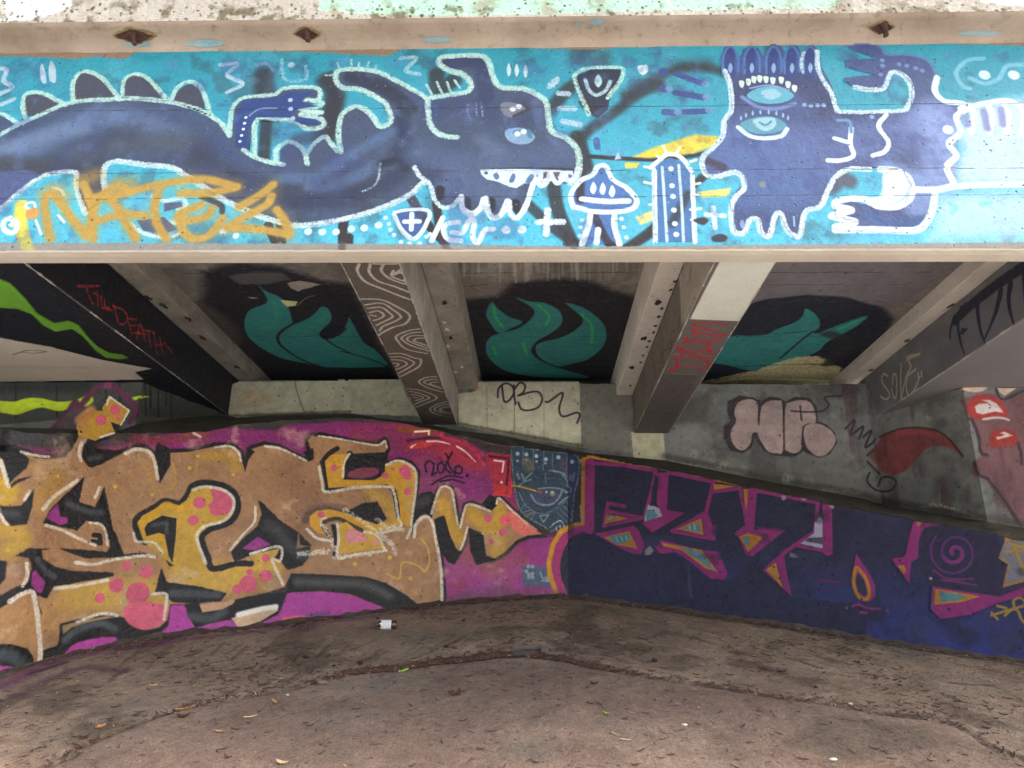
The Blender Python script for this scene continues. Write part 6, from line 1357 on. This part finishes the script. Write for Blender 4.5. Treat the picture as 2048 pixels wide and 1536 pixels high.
# smooth lip under the face: uneven front arris
V = []; Fc = []; n = 281
for i in range(n):
    x = -5.2 + 10.4 * i / (n - 1); w = .007 * (vn[(i * 5) % 400, 30] - .5)
    for (y, z) in ((2.862, zbot + .002 + w), (2.868, zbot - .004 + w * .5), (2.905, zbot - .006), (2.97, zbot - .003), (2.972, zbot + .2)): V.append((x, y, z))
for i in range(n - 1):
    for j in range(4): a = i * 5 + j; Fc.append((a, a + 1, a + 6, a + 5))
obj('bottom_lip', V, Fc, M_LIP, gd)
# flange: curved fillet, underside, outer edge
V = []; Fc = []
prof = [(2.861, 2.600), (2.852, 2.622), (2.832, 2.637), (2.80, 2.648), (2.765, 2.655), (2.748, 2.660), (2.741, 2.668)]
for i in range(n):
    x = -5.2 + 10.4 * i / (n - 1); w = .006 * (vn[i % 400, 40] - .5)
    for j, (y, z) in enumerate(prof): V.append((x, y, z + w * (j < 3)))
k_ = len(prof)
for i in range(n - 1):
    for j in range(k_ - 1): a = i * k_ + j; Fc.append((a, a + 1, a + k_ + 1, a + k_))
M_UND = mat_concrete('flange_underside', lin(112, 94, 76), lin(146, 130, 112), lin(86, 62, 44), rough=.75, scale=2.2, bump=.3, spots=.5)
M_UND_nt = M_UND.node_tree
obj('flange_underside', V, Fc, M_UND, gd, smooth=True)
sheet('flange_edge', GE, lambda a, b: (a, 2.74, b), M_GE, gd, na=ax, bot=lambda a: 2.667, top=lambda a: 3.05)
for a, b in ((-5.2, -3.2), (3.2, 5.2)): obj('flange_side', [(a, 2.74, 2.667), (b, 2.74, 2.667), (b, 2.74, 3.05), (a, 2.74, 3.05)], [(0, 1, 2, 3)], M_RAW, gd)
obj('deck_top', [(-5.2, 2.74, 3.05), (5.2, 2.74, 3.05), (5.2, 7, 3.05), (-5.2, 7, 3.05)], [(0, 1, 2, 3)], M_RAW, gd)
box('girder_back', -5.2, 5.2, 2.973, 2.988, 2.0, 2.7, M_DARK, gd)
# figures of the mural as coats of paint
def yg(d): return lambda a, b: (a, 2.86 - d, b)
for i, (nm, spec, lab) in enumerate((('painted_beast', G.BEAST, 'long blue horned beast with a toothed jaw'), ('painted_figure', G.FIG, 'blue crowned figure with two eyes and waving arms'),
        ('painted_bud', G.BUD, 'dark triangular bud with a pale drop'), ('painted_mushroom', G.SHROOM, 'blue mushroom outlined in white'), ('painted_cactus', G.CACTUS, 'blue cactus outlined in white'),
        ('painted_badge', G.BADGE, 'small blue shield with a white plus'), ('painted_fin', 'z1 150,690 135,620 145,560 190,540 260,550 385,615', ''), ('painted_fin', 'z1 430,600 425,500 460,435 520,420 600,460 705,585', ''),
        ('painted_fin', 'z1 718,575 725,480 770,440 830,440 890,480 985,590', ''), ('painted_fin', 'z1 1000,590 1035,520 1090,480 1150,490 1235,680', ''),
        ('painted_arm', 'z1 1380,860 1345,780 1375,610 1440,570 1600,555 1750,510 1880,550 1880,640 1900,740 1720,710 1500,705 1450,870', 'small blue arm with a three-fingered hand'))):
    piece(nm, G, spec, yg(.002 + .001 * (i % 3)), M_G, gd, cell=.009, label=lab or None)
# rusty bolts in spalled holes of the flange
def bolt(u, v, w, h, hang, seed, parent, skew=0.0):
    r = random.Random(seed); X, Z = on_y(2.80)(u, v)
    x = X; yc, zc = 2.80, 2.648
    V = []; F_ = []; n = 26
    ring = [(1.0, 0.0), (.8, .003), (.55, -.006), (.25, -.010), (.0, -.012)]
    for j, (k, d) in enumerate(ring):
        for i in range(n):
            a = 2 * math.pi * i / n; e = 1 + .22 * (r.random() - .5)
            cx = math.copysign(abs(math.cos(a)) ** 1.7, math.cos(a)); cy = math.copysign(abs(math.sin(a)) ** 1.7, math.sin(a))
            yy_ = min(max(yc + h * k * cy * e - skew * k * cx, 2.744), 2.856)
            V.append((x + w * k * cx * e, yy_, float(np.interp(yy_, [p[0] for p in prof][::-1], [p[1] for p in prof][::-1])) - .003 - max(d, 0) - r.random() * .002))
    for j in range(len(ring) - 1):
        for i in range(n):
            a = j * n + i; b = j * n + (i + 1) % n; F_.append((a, b, b + n, a + n))
    rim = obj('spalled_hole', V[:2 * n] , F_[:n], M_RUSTRIM, parent)
    V2 = [(p[0], p[1], p[2] - .002) for p in V[n:]]
    hole = obj('rust_scab', V2, F_[:3 * n], M_RUST, rim)
    # bolt stub: tapered, bent, corroded
    V = []; F_ = []; m = 9; L_ = hang * 1.2
    for j in range(6):
        q = j / 5; rad = (.013 if j else .02) * (1 - .25 * q) * (1.25 if j == 5 else 1)
        for i in range(m):
            a = 2 * math.pi * i / m; e = 1 + .35 * (r.random() - .5)
            V.append((x + .004 + rad * math.cos(a) * e + .006 * q, yc - .012 + rad * math.sin(a) * e + .01 * q, zc - .002 - L_ * q))
    for j in range(5):
        for i in range(m): a = j * m + i; b = j * m + (i + 1) % m; F_.append((a, b, b + m, a + m))
    F_.append(tuple(range(5 * m, 6 * m)))
    obj('rusty_bolt', V, F_, M_RUST, rim)
bolt(268, 72, .108, .042, .045, 1, gd); bolt(614, 66, .066, .036, .038, 2, gd); bolt(1762, 45, .060, .032, .045, 3, gd)
bolt(-260, 80, .05, .026, .04, 5, gd); bolt(2250, 45, .04, .022, .04, 6, gd)
# smears of turquoise paint that strayed on the flange
M_CYAN = mat_concrete('stray_turquoise_paint', lin(80, 120, 126), lin(120, 132, 126), lin(112, 100, 84), rough=.6, scale=12, bump=.3)
def smear(u, v, du, dv, seed):
    r = random.Random(seed); pts = []
    for i in range(18):
        a = 2 * math.pi * i / 18; pts.append((u + du * math.cos(a) * (1 + .3 * (r.random() - .5)), v + dv * math.sin(a) * (1 + .4 * (r.random() - .5))))
    V = []
    for q in pts:
        lo, hi = 2.745, 2.858
        for _ in range(30):
            m_ = (lo + hi) / 2; X, Z = on_y(m_)(*q); zs = float(np.interp(m_, [p[0] for p in prof][::-1], [p[1] for p in prof][::-1]))
            if Z > zs: hi = m_
            else: lo = m_
        X, Z = on_y(lo)(*q); zs = float(np.interp(lo, [p[0] for p in prof][::-1], [p[1] for p in prof][::-1]))
        V.append((X, lo - .002, zs - .003))
    obj('paint_smear', V, [tuple(range(18))], M_CYAN, gd)
for i, q in enumerate(((412, 86, 38, 8), (275, 88, 30, 5), (874, 79, 29, 6), (1195, 43, 16, 6), (1157, 48, 8, 3), (1960, 66, 46, 5))): smear(*q, 40 + i)
# rust spots and flakes under the small flanges
def spot(parent, x, y, z, r_, seed, mat, name='rust_spot'):
    r = random.Random(seed); n = 12; V = [(x, y, z - .006)]
    for i in range(n):
        a = 2 * math.pi * i / n; e = r_ * (1 + .7 * (r.random() - .5)); V.append((x + e * math.cos(a) * .8, y + e * 1.6 * math.sin(a), z - .0015 - .003 * r.random()))
    return obj(name, V, [(0, 1 + (i + 1) % n, 1 + i) for i in range(n)], mat, parent)
for i, (u, v) in enumerate(P('c6 365,360 400,410 375,480 345,560 330,615 245,665 290,690 270,740 240,810 220,870 145,915 130,1070 475,250 510,180')):
    x, y = on_z(1.893)(u, v); spot(beamR, min(max(x, .655), .755), y, 1.893, (.022 if i in (0, 5, 10) else .013), i, M_RUST if i in (0, 5) else M_DARK)
for i, (u, v) in enumerate(P('c2 1300,565 840,925 470,1225')):
    x, y = on_z(2.055)(u, v); spot(beamRR, min(max(x, 2.53), 2.60), y, 2.055, .022, 60 + i, M_RUSTRIM)
for i, (u, v) in enumerate(P('z5 700,365 735,570 800,740 700,480 715,520 720,620 745,770')):
    x, y = on_z(1.94)(u, v); spot(beamC, min(max(x, -.61), -.49), y, 1.94, .018, 80 + i, M_RUST if i < 2 else M_FL)
for i, (u, v) in enumerate(P('z4 960,385 1185,570 1385,740 870,340 1150,460')):
    x, y = on_z(2.04)(u, v); spot(beamL, min(max(x, -2.45), -2.33), y, 2.04, .025, 90 + i, M_DARK if i < 3 else M_RUST)

# ================================================================== LITTER
M_TWIG = mat_concrete('dry_brown_leaf', lin(58, 38, 28), lin(100, 68, 50), lin(36, 24, 18), rough=.9, scale=60, bump=.3)
M_PALE = mat_concrete('pale_straw_leaf', lin(170, 140, 96), lin(204, 176, 130), lin(130, 96, 60), rough=.85, scale=60, bump=.3)
M_SOIL = mat_concrete('damp_soil', lin(62, 50, 42), lin(96, 80, 68), lin(36, 28, 24), rough=.95, scale=14, bump=.8, bscale=60, spots=.7)
M_BARK = mat_concrete('grey_bark', lin(58, 48, 40), lin(90, 76, 64), lin(34, 28, 24), rough=.9, scale=50, bump=.6)
def leaf_geo(x, y, L_, W_, ang, curl, V, F_, r, seg=5):
    b = len(V); ca, sa = math.cos(ang), math.sin(ang); bend = r.uniform(-.6, .6)
    for i in range(seg + 1):
        t = i / seg; w = W_ * math.sin(math.pi * (0.06 + .88 * t)) ** .8
        lx = (t - .5) * L_; ly = bend * L_ * (t - .5) ** 2
        for sgn in (-1, 0, 1):
            px = lx; py = ly + sgn * w / 2
            X = x + px * ca - py * sa; Y = y + px * sa + py * ca
            z = gz(X, Y) + .002 + curl * (abs(sgn) * .35 + 1.6 * (t - .5) ** 2) * W_
            V.append((X, Y, z))
    for i in range(seg):
        a = b + i * 3; F_.append((a, a + 3, a + 4, a + 1)); F_.append((a + 1, a + 4, a + 5, a + 2))
r = random.Random(3)
Jl = [tuple(p) for p in J]
def wall_y(x): 
    if x < bl[-1][0]: return float(np.interp(x, [p[0] for p in bl], [p[1] for p in bl]))
    return float(np.interp(x, [p[0] for p in br], [p[1] for p in br]))
clutter = vnoise(300, 300, 16, 411)
def spots(n):
    k = 0
    while k < n:
        m = r.random()
        if m < .20:                       # swept up against the joint
            u = r.triangular(560, 1330, 1000) if r.random() < .75 else r.uniform(100, 2000)
            x0, y0 = on_ground(u, 1400); y0 = float(np.interp(x0, J[:, 0], J[:, 1])); x, y = x0, y0 + abs(r.gauss(0, .028))
        elif m < .42: x = r.uniform(-2.7, 2.9); y = wall_y(x) - abs(r.gauss(0, .05)) - .01
        elif m < .88:
            x = r.uniform(-2.4, 2.9); yj = float(np.interp(x, J[:, 0], J[:, 1])); yw = wall_y(x)
            y = yj + (yw - yj) * r.random()
            if clutter[int((x + 3) / 6 * 299), int(y / 6.2 * 299)] < .42 + .2 * r.random(): continue
        else: x = r.uniform(-2.6, 2.9); y = r.uniform(2.3, 4.8)
        if y > wall_y(x) - .008: continue
        k += 1; yield x, y
for nm, mat, N_, Ls, Ws in (('leaf_litter', M_TWIG, 5200, (.012, .045), (.003, .009)), ('straw_litter', M_PALE, 230, (.012, .035), (.003, .007)), ('twig_litter', M_BARK, 2200, (.01, .05), (.0018, .004))):
    V, F_ = [], []
    for x, y in spots(N_): leaf_geo(x, y, r.uniform(*Ls), r.uniform(*Ws), r.gauss(.35, .9), r.uniform(.2, 1.3), V, F_, r, 3)
    o = obj(nm, V, F_, mat); o['kind'] = 'stuff'
    o['label'] = {'leaf_litter': 'brown leaf fragments strewn over the rear slab and along the joint', 'straw_litter': 'pale straw-coloured leaf scraps scattered on the slabs', 'twig_litter': 'thin dark twigs and bark crumbs on the slabs'}[nm]
    o['category'] = 'leaf litter'
V, F_ = [], []
def grit_spots(n):
    for _ in range(n):
        x = r.uniform(-2.7, 2.9); y = r.uniform(2.2, 5.4) if r.random() < .7 else wall_y(x) - abs(r.gauss(0, .07)) - .008
        if y < wall_y(x) - .006: yield x, y
for x, y in grit_spots(9000):
    R = r.uniform(.0012, .0042) * (1.6 if r.random() < .06 else 1); z = gz(x, y) + R * .5; b = len(V); e = [R * r.uniform(.7, 1.3) for _ in range(6)]
    V += [(x + e[0], y, z), (x, y + e[1], z), (x - e[2], y, z), (x, y - e[3], z), (x, y, z + e[4] * .7), (x, y, z - e[5] * .7)]
    F_ += [(b, b + 1, b + 4), (b + 1, b + 2, b + 4), (b + 2, b + 3, b + 4), (b + 3, b, b + 4), (b + 1, b, b + 5), (b + 2, b + 1, b + 5), (b + 3, b + 2, b + 5), (b, b + 3, b + 5)]
M_GRIT = mat_concrete('mixed_grit', lin(60, 50, 42), lin(170, 156, 140), lin(36, 28, 24), rough=.9, scale=35, bump=.2, spots=.9)
o = obj('grit', V, F_, M_GRIT); o['kind'] = 'stuff'; o['label'] = 'sand grains and small grit scattered over both concrete slabs'; o['category'] = 'grit'
# soil and dust drifted against the foot of the walls
for wl, s0, s1 in ((WL, float(WL.s[1]) - .5, float(WL.s[-1])), (WR, 0, 3.4)):
    V, F_ = [], []; ss = np.arange(s0, s1, .02); m = 5
    for i, s_ in enumerate(ss):
        x, y = wl.at(s_); hgt_ = .010 + .028 * vn[i % 400, 50] ** 2; wd = .03 + .09 * vn[(i * 2) % 400, 60]
        for j in range(m):
            q = j / (m - 1); yy_ = y + .01 - (wd + .01) * q
            V.append((float(x), float(yy_), gz(float(x), float(yy_)) + hgt_ * (1 - q) ** 1.6 - .003 * q + .003 * (vn[(i * 3) % 400, j * 11] - .5)))
    for i in range(len(ss) - 1):
        for j in range(m - 1): a = i * m + j; F_.append((a, a + 1, a + m + 1, a + m))
    o = obj('soil', V, F_, M_SOIL, smooth=True); o['kind'] = 'stuff'; o['category'] = 'soil'
    o['label'] = 'dark soil drifted against the foot of the ' + ('tan lettered' if wl is WL else 'navy') + ' wall'
M_GREEN = mat_concrete('green_leaf', lin(120, 150, 50), lin(160, 186, 70), None, rough=.6, scale=40, bump=.2)
M_OCHRE = mat_concrete('ochre_leaf', lin(150, 108, 66), lin(184, 142, 92), lin(120, 76, 40), rough=.8, scale=60, bump=.3)
leaves = [('z11 740,440', .075, .018, .35, M_OCHRE, 'curled ochre leaf on the joint, the largest in the foreground left'), ('z11 878,529', .042, .012, -.1, M_OCHRE, 'small ochre leaf on the front slab below the joint'),
          ('z11 1000,472', .05, .012, .3, M_PALE, 'thin pale leaf just below the joint'), ('z11 1125,657', .048, .016, -.3, M_PALE, 'pale folded leaf at the bottom edge of the photo'),
          ('z11 1612,286', .05, .018, .6, M_GREEN, 'yellow-green leaf lying in the joint'), ('z11 366,206', .022, .018, .2, M_GREEN, 'tiny bright green leaf scrap near the left wall'),
          ('z11 398,522', .036, .018, .8, M_OCHRE, 'star-shaped dry leaf at lower left'), ('z11 730,476', .05, .025, .1, M_TWIG, 'rust-brown leaf under the ochre one'),
          ('z11 1825,385', .08, .02, 1.1, M_TWIG, 'brown spiky leaf cluster on the front slab'), ('z12 378,560', .03, .01, -.7, M_GREEN, 'yellow petal scrap on the front slab'),
          ('z12 415,643', .04, .008, -.9, M_PALE, 'pale sliver left of the longer one at the bottom'), ('z12 456,664', .045, .008, -.2, M_PALE, 'longer pale sliver at the bottom'),
          ('z11 612,352', .035, .012, .7, M_PALE, 'straw leaf on the dark rear slab at left'), ('z12 1080,392', .05, .02, .2, M_BARK, 'dark crumpled leaf in the middle of the rear slab'),
          ('z11 1100,412', .06, .014, -.9, M_OCHRE, 'upright brown leaf leaning on the joint'), ('z12 330,438', .035, .02, 0, M_TWIG, 'red-brown leaf below the drain notch')]
for q, L_, W_, an, mt, lab in leaves:
    u, v = P(q)[0]; x, y = on_ground(u, v); V, F_ = [], []
    leaf_geo(x, y, L_, W_, an, 1.0, V, F_, r, 8)
    if 'star' in lab or 'cluster' in lab: leaf_geo(x, y, L_ * .8, W_ * .6, an + 1.2, 1.2, V, F_, r, 8); leaf_geo(x, y + .004, L_ * .9, W_ * .6, an + 2.2, 1.5, V, F_, r, 8)
    o = obj('dead_leaf' if mt is not M_GREEN else 'leaf', V, F_, mt); tag(o, lab, 'leaf', 'single leaves on the slabs')
    so_ = o.modifiers.new('thickness', 'SOLIDIFY'); so_.thickness = .0008
M_KERB0 = mat_concrete('pinkish_stone', lin(110, 86, 72), lin(136, 110, 94), None, rough=.9, scale=30, bump=.4)
def pebble(u, v, R, mat, name, lab, cat, grp, flat=.55, seed=0):
    rr = random.Random(seed + 500); x, y = on_ground(u, v); V = []; F_ = []; n, m = 10, 6
    for j in range(m + 1):
        ph = math.pi * j / m
        for i in range(n):
            a = 2 * math.pi * i / n; e = 1 + .3 * (rr.random() - .5)
            V.append((x + R * math.sin(ph) * math.cos(a) * e, y + R * .7 * math.sin(ph) * math.sin(a) * e, gz(x, y) + R * flat * .8 - R * flat * math.cos(ph) * e))
    for j in range(m):
        for i in range(n): a = j * n + i; b = j * n + (i + 1) % n; F_.append((a, b, b + n, a + n))
    o = obj(name, V, F_, mat, smooth=True); tag(o, lab, cat, grp)
M_DROP = mat_concrete('near_black_seed_pod', lin(22, 18, 16), lin(38, 32, 28), None, rough=.6, scale=60, bump=.5)
M_WHITEST = mat_concrete('white_chip', lin(206, 200, 188), lin(228, 222, 212), lin(150, 140, 126), rough=.8, scale=60, bump=.3)
for i, (q, R, lab) in enumerate((('z11 1222,237', .016, 'black pod left of the group on the rear slab'), ('z11 1440,264', .016, 'black pod right of the group near the joint'), ('z11 1785,192', .014, 'black pod below the bottle to the right'),
                                 ('z12 570,351', .017, 'black pod alone on the right half of the rear slab'), ('z11 1510,82', .012, 'black pod above the bottle'), ('z12 1216,457', .010, 'small black pod by the joint at the right'), ('z11 1335,272', .010, 'small black pod between two larger ones'), ('z11 1855,92', .012, 'black pod well right of the bottle'))):
    u, v = P(q)[0]; pebble(u, v, R, M_DROP, 'seed_pod', lab, 'pod', 'black pods on the rear slab', seed=i)
for i, (q, R, lab) in enumerate((('z12 690,602', .013, 'white chip on the front slab'), ('z12 1355,524', .011, 'pale chip on the joint at right'), ('z11 1290,340', .028, 'pinkish stone lodged in the joint'), ('z12 1285,738', .015, 'pale chip at the bottom edge'), ('z11 1150,380', .008, 'tiny white chip below the joint'))):
    u, v = P(q)[0]; pebble(u, v, R, M_WHITEST if 'pink' not in lab else M_KERB0, 'stone_chip', lab, 'stone', 'stone chips on the slabs', flat=.4, seed=30 + i)
# long twigs
def twig(pts, R, mat, lab):
    g = [(*on_ground(*q),) for q in pts]; V = []; F_ = []; m = 6
    g = smoothpath(g, False, 5)
    for i, (x, y) in enumerate(g):
        t = i / (len(g) - 1); rr = R * (1 - .6 * t); z = gz(x, y) + rr + .006 * math.sin(t * math.pi)
        for k in range(m): a = 2 * math.pi * k / m; V.append((x, y + rr * math.cos(a), z + rr * math.sin(a)) if abs(g[-1][0] - g[0][0]) > abs(g[-1][1] - g[0][1]) else (x + rr * math.cos(a), y, z + rr * math.sin(a)))
    for i in range(len(g) - 1):
        for k in range(m): a = i * m + k; b = i * m + (k + 1) % m; F_.append((a, b, b + m, a + m))
    o = obj('twig', V, F_, mat, smooth=True); tag(o, lab, 'twig', 'long twigs on the slabs')
twig(P('z12 570,256 600,245 635,232'), .005, M_BARK, 'straight twig on the rear slab below the navy wall')
twig(P('z12 340,505 365,540 385,565'), .002, M_BARK, 'thin curved stalk on the front slab')
twig(P('z11 630,240 655,228 680,212'), .006, M_BARK, 'short thick stick on the rear slab at left')
twig(P('z11 1940,275 1990,290 2010,320 2025,345'), .0016, M_BARK, 'hair-thin stalk curving below the joint')
twig(P('z12 40,305 80,315'), .003, M_TWIG, 'stub beside the drain notch')
# broken kerb notch in the joint
nx0, ny0 = on_ground(1022, 1312); nx1, _ = on_ground(1078, 1312)
kb = thing('kerb_block', 'broken concrete lip standing in the slab joint in the middle', 'kerb', (nx0, ny0, 0)); kb.location = (0, 0, 0)
zz0 = gz((nx0 + nx1) / 2, ny0 + .05)
M_KERB = mat_concrete('kerb_concrete', lin(74, 62, 52), lin(98, 86, 74), lin(44, 36, 30), rough=.9, scale=12, bump=.6)
box('lip', nx0, nx1 + .01, ny0 + .065, ny0 + .12, zz0 - .05, zz0 + .030, M_KERB, kb, chip=.004)
box('side_stone', nx1 + .004, nx1 + .05, ny0 + .01, ny0 + .12, zz0 - .05, zz0 + .022, M_KERB, kb, chip=.006)
box('shade_box', nx0 + .004, nx1, ny0 - .005, ny0 + .07, zz0 - .06, zz0 + .001, M_DARK, kb)  # solid dark box, the shade of the notch put into its colour
# bottle lying at the foot of the wall
bx, by = on_ground(772, 1262); bz = gz(bx, by)
bt = thing('bottle', 'small brown glass bottle with a torn white label lying near the left wall', 'bottle', (bx, by, bz + .027)); bt.rotation_euler = (0, 0, math.radians(4))
def lathe(name, pr, mat, parent, a0=0, a1=2 * math.pi, n=28):
    V = []; F_ = []
    for (x, R) in pr:
        for i in range(n): a = a0 + (a1 - a0) * i / (n - (0 if a1 - a0 > 6.2 else 1)); V.append((x, R * math.cos(a), R * math.sin(a)))
    cyc = a1 - a0 > 6.2
    for j in range(len(pr) - 1):
        for i in range(n if cyc else n - 1): a = j * n + i; b = j * n + (i + 1) % n; F_.append((a, b, b + n, a + n))
    return obj(name, V, F_, mat, parent, smooth=True)
M_GLASS = bpy.data.materials.new('brown_glass'); M_GLASS.use_nodes = True; bs = M_GLASS.node_tree.nodes['Principled BSDF']
nz = M_GLASS.node_tree.nodes.new('ShaderNodeTexNoise'); nz.inputs['Scale'].default_value = 90
rp = M_GLASS.node_tree.nodes.new('ShaderNodeValToRGB'); rp.color_ramp.elements[0].color = (.03, .012, .006, 1); rp.color_ramp.elements[1].color = (.09, .035, .015, 1)
M_GLASS.node_tree.links.new(nz.outputs['Fac'], rp.inputs['Fac']); M_GLASS.node_tree.links.new(rp.outputs[0], bs.inputs['Base Color'])
bs.inputs['Roughness'].default_value = .12; bs.inputs['Coat Weight'].default_value = .6
lathe('glass_body', [(-.066, .001), (-.066, .010), (-.060, .011), (-.052, .011), (-.046, .014), (-.034, .024), (-.026, .0265), (.050, .0265), (.058, .024), (.060, .018), (.058, .001)], M_GLASS, bt)
LC = Canvas('bottle_label', lambda u, v: (u, v), 0, .060, 0, .12, .0005, .001, seed=99); LC.img[:] = (226, 222, 216); LC.k = 1.0
rl = random.Random(4)
for row in range(3):
    y_ = .062 + row * .007; x_ = .012 + rl.random() * .008
    while x_ < .048:
        w_ = rl.uniform(.0015, .004); h_ = rl.uniform(.0012, .0026); LC.stroke([(x_, y_), (x_ + w_, y_ + h_ * (rl.random() - .5))], 1.1, (70, 58, 54), .5, 0); x_ += w_ + .0025
LC.mottle(.06, 20, 130)
M_LAB = mat_canvas(LC, rough=.7, bump=.1, scale=80, spec=.3)
V = []; F_ = []; U2 = []; n = 26; m = 14
for j in range(m + 1):
    for i in range(n):
        a = math.radians(-150) + math.radians(250) * i / (n - 1); t = j / m
        xl = -.030 + .060 * t + (.010 * math.sin(i * 1.7) * math.sin(i * .6) if j == 0 else 0)
        V.append((xl, .0271 * math.cos(a + math.pi), .0271 * -math.sin(a))); U2.append((t, i / (n - 1)))
for j in range(m):
    for i in range(n - 1): a = j * n + i; F_.append((a, a + 1, a + n + 1, a + n))
obj('paper_label', V, F_, M_LAB, bt, U2, smooth=True)
